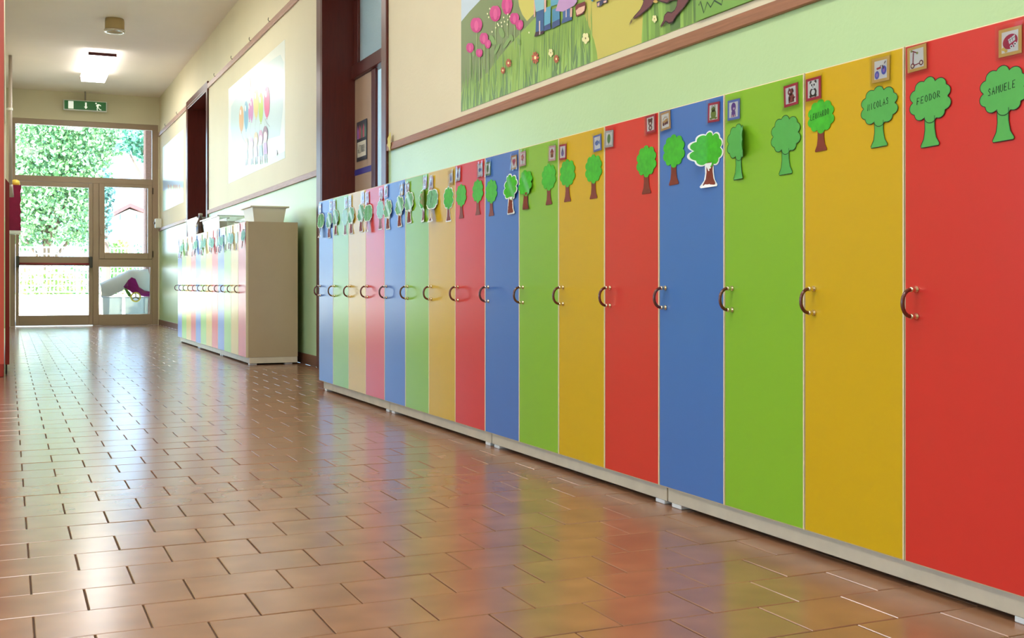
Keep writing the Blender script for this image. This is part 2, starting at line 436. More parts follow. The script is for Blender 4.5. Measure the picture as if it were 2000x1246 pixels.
# ------------------------------------------------------------------ exit door wall
DY = YE + .05
ex = thing('door_1', 'wide glazed exit door with transom at the corridor end', 'door', (0, DY, 0)); ex['kind'] = 'structure'
def bar(name, x0, x1, z0, z1, y0=-.04, y1=.04, m=M_alu, ch=.004, parent=ex): return MB().box(x0, x1, y0, y1, z0, z1, ch).build(name, m, parent)
bar('frame_head', .03, 2.18, 3.085, 3.17); bar('frame_jamb', .03, .10, 0, 3.085); bar('frame_jamb', 2.09, 2.18, 0, 3.085)
bar('transom_rail', .10, 2.09, 2.215, 2.305); bar('mullion', 1.205, 1.295, 0, 2.215)
bar('transom_pane', .10, 2.09, 2.305, 3.085, -.004, .004, G_pane, 0)
lf = add('door_leaf', None, ex)
bar('stile', .103, .15, .012, 2.21, -.055, .03, parent=lf); bar('stile', 1.145, 1.203, .012, 2.21, -.055, .03, parent=lf)
bar('leaf_rail', .15, 1.145, 2.14, 2.21, -.055, .03, parent=lf); bar('leaf_rail', .15, 1.145, .93, 1.07, -.055, .03, parent=lf); bar('leaf_rail', .15, 1.145, .012, .165, -.055, .03, parent=lf)
bar('pane', .15, 1.145, 1.07, 2.14, -.012, -.004, G_pane, 0, parent=lf); bar('pane', .15, 1.145, .165, .93, -.012, -.004, G_pane, 0, parent=lf)
MB().tube([(.13, -.12, .955), (1.17, -.12, .955)], .016, 10).build('push_bar', mat('push_bar_red', (150, 44, 52), .35), lf, smooth=True)
for xx in (.13, 1.17): MB().box(xx - .025, xx + .025, -.14, -.055, .90, 1.07, .008).build('bar_bracket', mat('bracket_grey', (70, 66, 60), .4), lf)
sh = add('window_sash', None, ex)
bar('sash_stile', 1.297, 1.378, 1.04, 2.215, -.05, .03, parent=sh); bar('sash_stile', 2.025, 2.09, 1.04, 2.215, -.05, .03, parent=sh)
bar('sash_rail', 1.378, 2.025, 2.165, 2.215, -.05, .03, parent=sh); bar('sash_rail', 1.378, 2.025, 1.04, 1.135, -.05, .03, parent=sh)
bar('pane', 1.378, 2.025, 1.135, 2.165, -.012, -.004, G_pane, 0, parent=sh)
for zz in (1.12, 2.12): MB().tube([(2.1, -.058, zz - .05), (2.1, -.058, zz + .05)], .008, 8).build('hinge', mat('hinge_dark', (80, 62, 52), .4), sh)
MB().box(1.31, 1.335, -.085, -.05, 1.42, 1.56, .004).build('window_handle', mat('handle_alu', (170, 150, 130), .35), sh)
bar('middle_rail', 1.295, 2.09, .915, 1.04); bar('bottom_panel', 1.295, 2.09, 0, .17); bar('side_stile', 2.06, 2.09, .17, .915)
bar('low_pane', 1.295, 2.06, .17, .915, -.004, .004, G_pane, 0)

# ------------------------------------------------------------------ classroom doors
def room_behind():
    b = MB(); x0, x1, y0, y1 = WX + .26, 7.6, 5.6, 12.4
    b.box(x0, x1, y0 - .2, y0, 0, CZ); b.box(x0, x1, y1, y1 + .2, 0, CZ); b.box(x0, x1 + .3, y0 - .2, y1 + .2, -.15, -.001)
    b.box(x1, x1 + .2, y0, y1, 0, .9); b.box(x1, x1 + .2, y0, y1, 2.8, CZ); b.box(x1, x1 + .2, y0, 6.6, .9, 2.8); b.box(x1, x1 + .2, 11.6, y1, .9, 2.8)
    struct(b, 'wall_classroom', mat('classroom_white', (238, 238, 228), .7), 'white walls of the classroom glimpsed through the open door')
room_behind()
DX = 2.44 - WX
d1 = thing('door_2', 'dark brown double classroom door with frosted transom, one leaf open', 'door', (WX, 0, 0)); d1['kind'] = 'structure'
def wbox(name, x0, x1, y0, y1, z0, z1, m=M_wood, parent=d1, ch=.004): return MB().box(x0, x1, y0, y1, z0, z1, ch).build(name, m, parent)
wbox('casing', -.02, -.0005, D1[1] - .03, D1[1] + .105, 0, OT + .1); wbox('casing', -.02, -.0005, D1[0] - .075, D1[0] + .02, 0, OT + .1); wbox('casing', -.02, -.0005, D1[0] + .02, D1[1] - .03, OT - .02, OT + .1)
wbox('jamb', -.018, .255, D1[1] - .06, D1[1] - .0005, 0, OT); wbox('jamb', -.018, .255, D1[0] + .0005, D1[0] + .03, 0, OT); wbox('head', -.018, .255, D1[0] + .03, D1[1] - .06, OT - .05, OT - .0005)
wbox('transom_bar', DX - .03, DX + .05, D1[0] + .03, D1[1] - .06, 2.215, 2.315)
wbox('transom_frame', DX - .01, DX + .04, D1[1] - .17, D1[1] - .06, 2.315, OT - .05); wbox('transom_frame', DX - .01, DX + .04, D1[0] + .03, D1[0] + .12, 2.315, OT - .05); wbox('transom_frame', DX - .01, DX + .04, D1[0] + .12, D1[1] - .17, OT - .12, OT - .05)
def frosted():
    m = mat('frosted_glass', (205, 222, 222), .28, .5, bump=.9, bscale=75)
    bb = m.node_tree.nodes['Principled BSDF']; bb.inputs['Transmission Weight'].default_value = .55; bb.inputs['IOR'].default_value = 1.2
    return m
wbox('transom_pane', DX + .01, DX + .018, D1[0] + .12, D1[1] - .17, 2.315, OT - .12, frosted(), ch=0)
dl = add('door_leaf', None, d1)
LY0, LY1 = 7.985, D1[1] - .062
wbox('leaf_panel', DX + .0, DX + .02, LY0 + .095, LY1, .012, 2.212, mat('door_beige', (176, 146, 116), .45), dl)
wbox('leaf_stile', DX - .008, DX + .016, LY0, LY0 + .095, .012, 2.212, M_wood, dl)
wbox('stripe', DX - .002, DX + .001, LY0 + .095, LY1, 1.475, 1.52, mat('stripe_blue', (62, 60, 140), .4), dl, 0)
dl2 = add('door_leaf', None, d1)
wbox('leaf_panel', DX + .06, DX + .82, D1[0] + .035, D1[0] + .075, .012, 2.212, mat('door_pale', (214, 214, 205), .4), dl2)
d2 = thing('door_3', 'dark brown classroom door recessed beyond the balloon poster', 'door', (WX, 0, 0)); d2['kind'] = 'structure'
wbox('casing', -.02, -.0005, D2[1] - .03, D2[1] + .075, 0, OT + .06, parent=d2); wbox('casing', -.02, -.0005, D2[0] - .075, D2[0] + .02, 0, OT + .06, parent=d2); wbox('casing', -.02, -.0005, D2[0] + .02, D2[1] - .03, OT - .02, OT + .06, parent=d2)
wbox('jamb', -.018, .255, D2[1] - .05, D2[1] - .0005, 0, OT, parent=d2); wbox('jamb', -.018, .255, D2[0] + .0005, D2[0] + .03, 0, OT, parent=d2); wbox('head', -.018, .255, D2[0] + .03, D2[1] - .05, OT - .05, OT - .0005, parent=d2)
wbox('door_leaf', DX, DX + .05, D2[0] + .03, D2[1] - .05, .012, OT - .05, parent=d2)

# ------------------------------------------------------------------ lamps and ceiling fittings
def ceiling_lamp(x, y, label, tube=None):
    t = thing('ceiling_lamp', label, 'ceiling lamp', (x, y, CZ), 'fluorescent ceiling lamps')
    w, l = .165, .9
    MB().box(-w * .8, w * .8, -l + .03, l - .03, -.05, -.001, .004).build('housing', M_white, t)
    b = MB(); V = [(-w, -l, -.05), (w, -l, -.05), (w, l, -.05), (-w, l, -.05), (-w * .93, -l * .985, -.125), (w * .93, -l * .985, -.125), (w * .93, l * .985, -.125), (-w * .93, l * .985, -.125)]
    b.raw(V, [(4, 7, 6, 5)], 0); b.raw(V, [(0, 4, 5, 1), (1, 5, 6, 2), (2, 6, 7, 3), (3, 7, 4, 0), (0, 1, 2, 3)], 1); b.build('diffuser', [tube or M_tube, M_tube_side], t)
    MB().box(-w - .004, w + .004, -l - .012, -l, -.085, -.046, .003).build('end_cap', mat('cap_dark', (84, 30, 34), .5), t)
    MB().box(-w - .004, w + .004, l, l + .012, -.085, -.046, .003).build('end_cap', mat('cap_dark', (84, 30, 34), .5), t)
ceiling_lamp(1.09, 16.2, 'lit white fluorescent ceiling lamp before the exit sign')
ceiling_lamp(.45, 11.0, 'added unseen fluorescent ceiling lamp over the middle of the corridor', M_tube_dim)  # unseen lamp added to brighten the corridor, dimmed to spare the poster
for x, y, lab in ((.1, 5.6, 'over the floor before the near lockers'), (.1, 1.6, 'over the viewer beside the nearest locker'), (-3.2, 5.6, 'by the hall wall left of the pillar'), (-3.2, 1.6, 'in the middle of the hall'), (.1, -2.4, 'behind the viewer on the locker side'), (-3.2, -2.4, 'in the rear corner of the hall')):
    ceiling_lamp(x, y, 'fluorescent ceiling lamp ' + lab)
t = thing('ceiling_fitting', 'round beige ceiling fitting with a shiny rim', 'ceiling fitting', (1.09, 13.5, CZ))
MB().lathe([(0, -.001), (.098, -.001), (.104, -.03), (.104, -.125), (.09, -.15), (.05, -.162), (0, -.165)], 28).build('dome', mat('cover_beige', (176, 152, 104), .5), t, smooth=True)
MB().lathe([(.104, -.122), (.113, -.124), (.114, -.142), (.104, -.152), (.09, -.1515)], 28).build('rim', mat('rim_chrome', (210, 205, 195), .2, metal=.8), t, smooth=True)

# exit sign hanging from the ceiling
es = thing('exit_sign', 'green emergency exit sign with running figure over the exit door', 'exit sign', (.77, YE - .14, 3.31))
MB().box(0, .63, -.03, .03, 0, .155, .004).build('sign_case', M_white, es)
MB().box(.015, .615, -.034, -.0305, .012, .143).build('sign_face', mat('sign_green', (34, 92, 44), .4, emit=lin((34, 92, 44)), estr=.25), es)
wm = mat('sign_white', (230, 236, 220), .4, emit=(.8, .85, .75), estr=.35)
def sgn(name, polys):
    b = MB()
    for p in polys: b.face([(u, -.036, v) for u, v in p]); b.face([(u, -.0342, v) for u, v in p][::-1])
    b.build(name, wm, es)
sgn('door_symbol', [rect(.07, .02, .145, .135)])
sgn('arrow_symbol', [rect(.31, .06, .335, .125), [(.295, .06), (.3225, .025), (.35, .06)]])
sgn('running_figure', [ell(.47, .12, .012, .012, 10), [(.48, .105), (.51, .112), (.518, .1), (.5, .06), (.48, .07)], [(.505, .112), (.535, .1), (.545, .085), (.538, .08), (.51, .098)],
    [(.482, .1), (.468, .085), (.472, .078), (.495, .082)], [(.485, .07), (.5, .06), (.492, .04), (.495, .012), (.483, .012), (.48, .042)], [(.492, .068), (.508, .06), (.522, .04), (.548, .028), (.545, .018), (.515, .028)]])
MB().tube([(.315, 0, .155), (.315, 0, .299)], .012, 10).build('bracket', mat('bracket_grey2', (150, 140, 125), .4), es)
t = thing('junction_box', 'small white alarm box on the corner beside the exit door', 'wall box', (WX, 18.62, 1.52))
MB().box(-.10, -.001, -.06, .06, 0, .15, .01).build('box_body', M_white, t)
MB().tube([(-.1, 0, .08), (-.115, 0, .08)], .02, 12).build('button', mat('button_grey', (90, 80, 78), .4), t)

# ------------------------------------------------------------------ lockers
LX = 1.725; DW = .33; DB, DT = .0615, 1.144; CD = .415
COLS = ['blue', 'green', 'yellow', 'red']
def door_mesh(color, dw):
    """cream edged board with a coloured front; local x out of the room side is negative"""
    g = .002; r = .0026; b = MB(); u0, u1 = g, dw - g; th = .018
    P = lambda n, u, v: (-n, -u, v)
    A = [(u0, DB), (u1, DB), (u1, DT), (u0, DT)]; B = [(u0 + r, DB + r), (u1 - r, DB + r), (u1 - r, DT - r), (u0 + r, DT - r)]
    b.face([P(0, *p) for p in B], 0)
    for i in range(4):
        j = (i + 1) % 4
        b.face([P(0, *B[i]), P(-.0016, *A[i]), P(-.0016, *A[j]), P(0, *B[j])], 1)
        b.face([P(-.0016, *A[i]), P(-th, *A[i]), P(-th, *A[j]), P(-.0016, *A[j])], 1)
    b.face([P(-th, *p) for p in A[::-1]], 1)
    return b.mesh('door', [DOORC[color], M_edge])
bow = MB()
HZ0, HZ1, HU = .577, .633, .037
bow.tube([(-.012 - .0265 * math.sin(a) ** .8, -HU, (HZ0 + HZ1) / 2 - (HZ1 - HZ0) / 2 * math.cos(a)) for a in [PI * k / 14 for k in range(15)]], .0042, 10)
M_bow = bow.mesh('handle_bow', M_brown, True)
def post_mesh():
    b = MB(); b.lathe([(0, .0), (.0075, 0), (.0075, -.003), (.0052, -.005), (.0052, -.011), (.0062, -.014), (.0045, -.0175), (0, -.018)], 14, axis='x'); return b.mesh('handle_post', M_brass, True)
M_post = post_mesh()
PANELS = {}
def locker(s0, width, label, group):
    dw = width / 4
    u = thing('locker_unit', label, 'locker', (LX, s0, 0), group)
    if width not in PANELS:
        g = .001; q = {}
        q['side_panel'] = MB().box(.0185, CD, -.018, -g, DB, DT - .002, .0012).mesh('side_panel', M_carc)
        q['top_panel'] = MB().box(.0185, CD, -width + .0185, -.0185, DT - .02, DT - .002, .001).mesh('top_panel', M_carc)
        q['bottom_panel'] = MB().box(.0185, CD, -width + .0185, -.0185, DB, DB + .018, .001).mesh('bottom_panel', M_carc)
        q['back_panel'] = MB().box(CD - .008, CD, -width + .0185, -.0185, DB + .018, DT - .02).mesh('back_panel', M_carc)
        q['plinth'] = MB().box(.028, CD - .002, -width + .004, -.004, .013, DB - .0005, .0015).mesh('plinth', M_plin)
        q['foot'] = MB().box(0, .06, -.05, 0, .0003, .013, .002).mesh('foot', M_white)
        q['doors'] = {c: door_mesh(c, dw) for c in COLS}
        PANELS[width] = q
    q = PANELS[width]
    add('side_panel', q['side_panel'], u); add('side_panel', q['side_panel'], u, (0, -width + .019, 0))
    for k in ('top_panel', 'bottom_panel', 'back_panel', 'plinth'): add(k, q[k], u)
    for yy in (-.02, -width + .07):
        for xx in (.03, CD - .1): add('foot', q['foot'], u, (xx, yy, 0))
    for i, c in enumerate(COLS):
        d = add('door', q['doors'][c], u, (0, -i * dw, 0)); d['label'] = '%s locker door with cream edging' % c
        add('handle_bow', M_bow, d); add('handle_post', M_post, d, (0, -HU, HZ0)); add('handle_post', M_post, d, (0, -HU, HZ1))
    return u
G1, U1 = 6.82, 1.32
G2, U2 = 13.125, 1.326
ROWN = ['farthest', 'second farthest', 'second nearest', 'nearest']
for k in range(4):
    locker(G1 - k * U1, U1, '%s four-door unit of the long colourful locker row' % ROWN[k], 'long near row of lockers')
for k in range(3):
    locker(G2 - k * U2, U2, ['farthest four-door unit of the distant locker row, by the exit', 'middle four-door unit of the distant pale locker row', 'four-door unit with bare beige end panel in the distant row'][k], 'distant row of lockers')

# ------------------------------------------------------------------ paper trees and picture cards on the doors
def cloud(w, h):
    """outline of a crown made of round lobes, centred on (0,0)"""
    lob = [(.735 * math.cos(a), .735 * math.sin(a), r) for a, r in [(2 * PI * (k + .5) / 10 + (.05, -.06, .03, .0, -.04)[k % 5], (.27, .29, .265, .28)[k % 4]) for k in range(10)]]
    pts = []
    for k in range(120):
        a = 2 * PI * k / 120; dx, dy = math.cos(a), math.sin(a); best = 0
        for cx, cy_, r in lob:
            bq = dx * cx + dy * cy_; disc = bq * bq - (cx * cx + cy_ * cy_ - r * r)
            if disc > 0: best = max(best, bq + math.sqrt(disc))
        pts.append((dx * best * w / 2 / 1.01, dy * best * h / 2 / 1.0))
    return pts
CROWN = cloud(.118, .094)
def scaled(p, k): return [(x * k[0], y * k[1]) for x, y in p]
TRUNK = [(-.015, -.034), (-.014, -.06), (-.017, -.078), (-.026, -.093), (-.024, -.0965), (.024, -.0955), (.026, -.091), (.017, -.078), (.013, -.058), (.013, -.034)]
LET = {'F': [[(0, 0), (.1, 1), (.8, .95)], [(.05, .5), (.6, .5)]], 'E': [[(.8, 1), (.1, .95), (0, 0), (.75, .05)], [(.05, .5), (.6, .5)]], 'O': [[(.4, 1), (.05, .7), (.05, .25), (.4, 0), (.75, .3), (.7, .75), (.4, 1)]],
       'D': [[(.1, 1), (.1, 0), (.55, .1), (.8, .5), (.55, .9), (.1, 1)]], 'R': [[(0, 0), (.1, 1), (.65, .9), (.6, .55), (.1, .5), (.8, 0)]], 'S': [[(.75, .85), (.4, 1), (.1, .75), (.65, .4), (.6, .05), (.0, .1)]],
       'A': [[(0, 0), (.4, 1), (.8, 0)], [(.15, .4), (.65, .4)]], 'M': [[(0, 0), (.1, 1), (.45, .4), (.8, 1), (.9, 0)]], 'U': [[(.05, 1), (.05, .2), (.4, 0), (.75, .2), (.75, 1)]], 'L': [[(.1, 1), (.05, 0), (.7, .05)]],
       'N': [[(.05, 0), (.05, 1), (.75, 0), (.75, 1)]], 'I': [[(.4, 0), (.4, 1)]], 'C': [[(.75, .85), (.4, 1), (.05, .6), (.1, .2), (.4, 0), (.75, .15)]], 'Z': [[(0, 1), (.75, 1), (0, 0), (.8, 0)]]}
def write(mb, text, u0, v0, h, w, n, slope=0.0, bend=None, sw=.0014):
    adv = w / len(text)
    for i, ch in enumerate(text):
        for pl in LET[ch]:
            mb.ribbon([(u0 + i * adv + x * adv * .82, v0 + y * h + slope * (i * adv)) for x, y in pl], sw, n, 0, bend)
M_leaf_plain = mat('paper_green', (82, 168, 72), .45, .4, noise=.04, nscale=40)
M_leaf_bright = mat('felt_pen_green', (62, 176, 30), .45, .4, noise=.16, nscale=60)
M_leaf_streak = mat('crayon_green', (112, 172, 122), .3, .5, noise=.35, nscale=55, stretch=(1, 2, .8))
M_trunk_b = mat('felt_pen_brown', (122, 48, 26), .45, .4, noise=.12, nscale=60)
M_backing = mat('paper_white', (236, 238, 228), .35, .5)
TREE_CACHE = {}
def paper_tree(u, z, n_door_y, style, label, group, name=None, curl=None, k=(1, 1)):
    """hangs on a locker front; u = y position of the crown centre"""
    t = thing('paper_tree', label, 'paper tree', (LX - .0012, u, z), group)
    key = (style, name, curl, k)
    if key not in TREE_CACHE:
        bend = None
        if curl == 'l': bend = lambda a, b_: max(0, (-.002 - a)) ** 2 * 9
        if curl == 'r': bend = lambda a, b_: max(0, (a - .002)) ** 2 * 11
        if curl == 'w': bend = lambda a, b_: .006 + .006 * math.sin(a * 90) + max(0, -b_) * .12
        if curl == 's': bend = lambda a, b_: .004 + .003 * math.sin(a * 60 + b_ * 50)
        cr = scaled(CROWN, k); tk = scaled(TRUNK, k); parts = []
        back = style in ('lam', 'bright_back')
        if back:
            b = MB(); b.flat(scaled(CROWN, (k[0] * 1.09, k[1] * 1.09)), .0004, 0, 0, bend); b.flat(scaled(TRUNK, (k[0] * 1.35, k[1] * 1.05)), .0004, 0, 0, bend)
            parts.append(('backing_sheet', b.mesh('backing_sheet', M_backing)))
        lm = {'plain': M_leaf_plain, 'bright': M_leaf_bright, 'bright_back': M_leaf_bright, 'lam': M_leaf_streak}[style]
        b = MB(); b.flat(tk, .0007, .0002, 0, bend); parts.append(('trunk', b.mesh('trunk', M_leaf_plain if style == 'plain' else M_trunk_b)))
        b = MB(); b.flat(cr, .0010, .0003, 0, bend); parts.append(('crown', b.mesh('crown', lm)))
        if style == 'plain':
            b = MB(); b.ribbon(cr + [cr[0]], .0013, .0013, 0, bend); b.ribbon(tk[:5] + tk[5:], .0013, .0012, 0, bend); parts.append(('outline', b.mesh('outline', M_black)))
        if name:
            b = MB(); write(b, name, -.036, -.006, .014, .068, .0015, .12, bend); parts.append(('handwriting', b.mesh('handwriting', M_black)))
        TREE_CACHE[key] = parts
    for nm, me in TREE_CACHE[key]: add(nm, me, t)
    return t

C_ = {'red': (196, 40, 70), 'gold': (222, 178, 92), 'blue': (104, 124, 190), 'pink': (226, 170, 170), 'grey': (186, 180, 172), 'orange': (206, 158, 100), 'green': (120, 160, 90)}
def icon(kind):
    """list of (polygons, rgb) inside a unit square, origin at its centre"""
    R, K, Y = (190, 30, 70), (48, 28, 26), (226, 190, 90)
    if kind == 'scooter': return [([ell(-.28, -.34, .14, .14), ell(.3, -.28, .14, .14)], (110, 40, 40)), ([ell(-.28, -.34, .08, .08), ell(.3, -.28, .08, .08)], (236, 220, 190)), ([[(-.2, -.36), (.2, -.31), (.2, -.26), (-.2, -.31)], [(-.28, -.28), (-.22, -.28), (-.18, .32), (-.24, .32)], [(-.34, .4), (.06, .24), (.06, .3), (-.32, .46)]], (150, 30, 50)), ([ell(-.32, .42, .07, .06), ell(.06, .26, .07, .06)], (150, 150, 70))]
    if kind == 'telephone': return [([ell(.02, .0, .42, .34, 20, .25)], R), ([[(-.1, .1), (.28, .28), (.3, .02), (-.02, -.12)]], (244, 240, 230)), ([ell(.1, -.25, .09, .09), ell(.3, -.16, .09, .09)], (244, 240, 230)), ([ell(.1, -.25, .04, .04), ell(.3, -.16, .04, .04)], K), ([ell(-.34, -.3, .1, .08), ell(-.2, -.4, .09, .08)], Y), ([[(.0, .14), (.02, .13), (.1, -.05), (.08, -.06)], [(.12, .2), (.14, .19), (.2, 0), (.18, -.01)], [(-.08, .03), (.3, .18), (.3, .16), (-.08, .01)]], K)]
    if kind == 'panda': return [([ell(0, -.2, .3, .26), ell(-.2, .38, .1, .1), ell(.2, .38, .1, .1)], K), ([ell(0, .2, .26, .22), ell(0, -.2, .16, .16)], (240, 236, 226)), ([ell(-.1, .22, .06, .07), ell(.1, .22, .06, .07), ell(0, .1, .04, .03), ell(-.2, -.4, .11, .09), ell(.2, -.4, .11, .09)], K)]
    if kind == 'bicycle': return [([ell(-.26, -.26, .17, .22), ell(.24, -.06, .19, .24)], (92, 100, 190)), ([ell(-.26, -.26, .08, .1), ell(.24, -.06, .09, .12)], (170, 120, 190)), ([[(-.3, .12), (.02, .16), (.04, .06), (-.26, .02)]], (190, 50, 50)), ([[(.1, .2), (.2, .0), (.26, .02), (.18, .22)], [(.26, .3), (.36, .42), (.4, .38), (.3, .26)], [(-.06, .16), (.04, .24), (.06, .18)]], (80, 50, 50))]
    if kind == 'dog': return [([ell(-.02, .18, .24, .2), ell(.05, -.18, .26, .28), ell(.34, -.2, .08, .05, 12, .6), [(-.2, -.1), (-.06, -.1), (-.06, -.46), (-.2, -.46)], [(.16, -.2), (.3, -.2), (.3, -.44), (.16, -.44)]], (150, 60, 60)), ([ell(.2, .26, .06, .15, 12, .5), ell(-.12, .34, .05, .1)], (96, 40, 44)), ([ell(-.08, .18, .05, .06)], (240, 230, 220))]
    if kind == 'figure': return [([ell(0, .15, .25, .3), [(-.2, -.1), (.2, -.1), (.24, -.46), (-.24, -.46)]], (110, 60, 150)), ([ell(.05, .06, .1, .08)], (214, 180, 200)), ([ell(-.1, -.4, .06, .08), ell(.12, -.4, .06, .08)], (230, 180, 160))]
    if kind == 'frog': return [([ell(0, -.12, .3, .32), ell(-.02, .2, .24, .18), ell(-.14, .36, .1, .1), ell(.12, .36, .1, .1), ell(-.26, -.4, .16, .07), ell(.26, -.4, .16, .07)], (120, 140, 50)), ([ell(-.14, .37, .06, .06), ell(.12, .37, .06, .06)], (244, 244, 230)), ([ell(-.14, .37, .03, .03), ell(.12, .37, .03, .03)], K)]
    if kind == 'truck': return [([[(-.36, -.16), (.36, -.12), (.36, .14), (.1, .12), (-.1, .04), (-.36, .0)]], (196, 150, 90)), ([[(-.3, .1), (-.05, .3), (.28, .24), (.3, .2), (-.04, .25), (-.26, .06)]], (150, 120, 60)), ([ell(-.2, -.22, .13, .12), ell(.05, -.2, .1, .1), ell(.26, -.18, .11, .11)], (110, 40, 60))]
    if kind == 'bear': return [([ell(-.2, .3, .12, .12), ell(.2, .3, .12, .12), ell(0, .12, .28, .26), ell(0, -.28, .24, .2)], (110, 50, 46)), ([ell(0, .04, .12, .09), ell(0, -.28, .1, .1)], (236, 220, 200))]
    pal = {'heart': (214, 90, 120), 'drop': (130, 110, 170), 'flower': (210, 110, 120), 'fish': (100, 130, 180), 'house': (190, 120, 80), 'leafy': (100, 150, 80)}
    c = pal[kind]
    if kind == 'heart': return [([ell(-.15, .12, .2, .18), ell(.15, .12, .2, .18), [(-.33, .06), (.33, .06), (0, -.36)]], c)]
    if kind == 'drop': return [([ell(0, -.1, .24, .26), [(-.2, .04), (.2, .04), (0, .42)]], c)]
    if kind == 'flower': return [([ell(.2 * math.cos(a), .1 + .2 * math.sin(a), .13, .13) for a in (0, 1.26, 2.51, 3.77, 5.03)], c), ([ell(0, .1, .1, .1)], Y), ([rect(-.03, -.45, .03, -.08)], (90, 140, 60))]
    if kind == 'fish': return [([ell(-.05, 0, .3, .2), [(.18, 0), (.42, .2), (.42, -.2)]], c), ([ell(-.18, .05, .05, .05)], K)]
    if kind == 'house': return [([rect(-.28, -.36, .28, .08)], c), ([[(-.38, .08), (.38, .08), (0, .42)]], (170, 60, 60)), ([rect(-.07, -.36, .07, -.1)], K)]
    return [([ell(0, 0, .26, .36)], c), ([rect(-.03, -.46, .03, .2)], (70, 100, 50))]
CARD_CACHE = {}
def picture_card(y, z, border, kind, label, group, tilt=0.0, w=.054, h=.052):
    t = thing('picture_card', label, 'picture card', (LX - .0012, y, z), group)
    t.rotation_euler = (tilt, 0, 0)
    key = (border, kind)
    if key not in CARD_CACHE:
        parts = []
        b = MB(); b.flat(rect(-w / 2, -h / 2, w / 2, h / 2), .0008, 0); parts.append(('border', b.mesh('border', paper(C_[border], .35))))
        b = MB(); b.flat(rect(-w * .36, -h * .38, w * .36, h * .38), .0011); parts.append(('white_field', b.mesh('white_field', paper((232, 226, 214), .35))))
        mats = []; b = MB()
        for i, (polys, rgb) in enumerate(icon(kind)):
            mats.append(paper(rgb, .35))
            for p in polys: b.flat([(x * w * .78, yv * h * .78) for x, yv in p], .0013 + i * .0002, None, i)
        parts.append(('printed_picture', b.mesh('printed_picture', mats)))
        b = MB(); n0 = .0026; U, V = [-.62, -.3, 0, .3, .62], [-.6, -.2, .2, .66]
        rr = random.Random(len(CARD_CACHE)); P = [[(-(n0 + rr.uniform(-.0004, .0012)), -u_ * w, v_ * h) for u_ in U] for v_ in V]
        for i in range(3):
            for j in range(4): b.face([P[i][j], P[i][j + 1], P[i + 1][j + 1], P[i + 1][j]])
        parts.append(('clear_pouch', b.mesh('clear_pouch', G_film)))
        CARD_CACHE[key] = parts
    for nm, me in CARD_CACHE[key]: add(nm, me, t)

ORD = ['nearest', 'second', 'third', 'fourth', 'fifth', 'sixth', 'seventh', 'eighth', 'ninth', 'tenth', 'eleventh', 'twelfth', 'thirteenth', 'fourteenth', 'fifteenth', 'sixteenth']
# doors counted from the viewer: (left tree, right tree) = (style, name, curl); (left card, right card) = (border, picture)
TREES = {0: (('plain', 'FEODOR', None), ('plain', 'SAMUELE', None)), 1: (('bright', 'LEONARDO', None), ('plain', 'NICOLAS', None)), 2: (('plain', None, 'r'), ('plain', None, None)),
         3: (('bright', None, None), ('bright_back', None, 'l')), 4: (None, ('bright', None, None)), 5: (('bright', None, None), ('bright', None, None)), 6: (('bright', None, 's'), ('bright', None, None)),
         7: (('bright', None, None), ('bright_back', None, 's')), 8: (('bright', None, None), ('bright', None, None)), 9: (('lam', None, 'w'), ('bright_back', None, None)), 10: (('lam', None, 's'), ('bright_back', None, 'r'))}
CARDS = {0: (('gold', 'scooter'), ('gold', 'telephone')), 1: (('red', 'panda'), ('gold', 'bicycle')), 2: (('blue', 'figure'), ('red', 'dog')), 3: (('orange', 'truck'), ('red', 'frog')), 4: (('grey', 'leafy'), ('red', 'bear')),
         5: (('red', 'drop'), ('blue', 'fish')), 6: (('pink', 'flower'), ('pink', 'house')), 7: (('green', 'leafy'), ('orange', 'heart')), 8: (('grey', 'drop'), ('grey', 'fish')), 9: (('pink', 'drop'), ('gold', 'drop'))}
KIND = ['heart', 'drop', 'flower', 'fish', 'house', 'leafy']
PICT = {'scooter': 'scooter', 'telephone': 'telephone', 'panda': 'panda', 'bicycle': 'bicycle', 'figure': 'purple figure', 'dog': 'brown dog', 'truck': 'truck', 'frog': 'green frog', 'bear': 'bear',
        'heart': 'heart', 'drop': 'drop shape', 'flower': 'flower', 'fish': 'fish', 'house': 'house', 'leafy': 'leaf'}
BNAME = {'gold': 'yellow', 'red': 'red', 'blue': 'blue', 'pink': 'pink', 'grey': 'grey', 'orange': 'orange', 'green': 'green'}
rnd = random.Random(3)
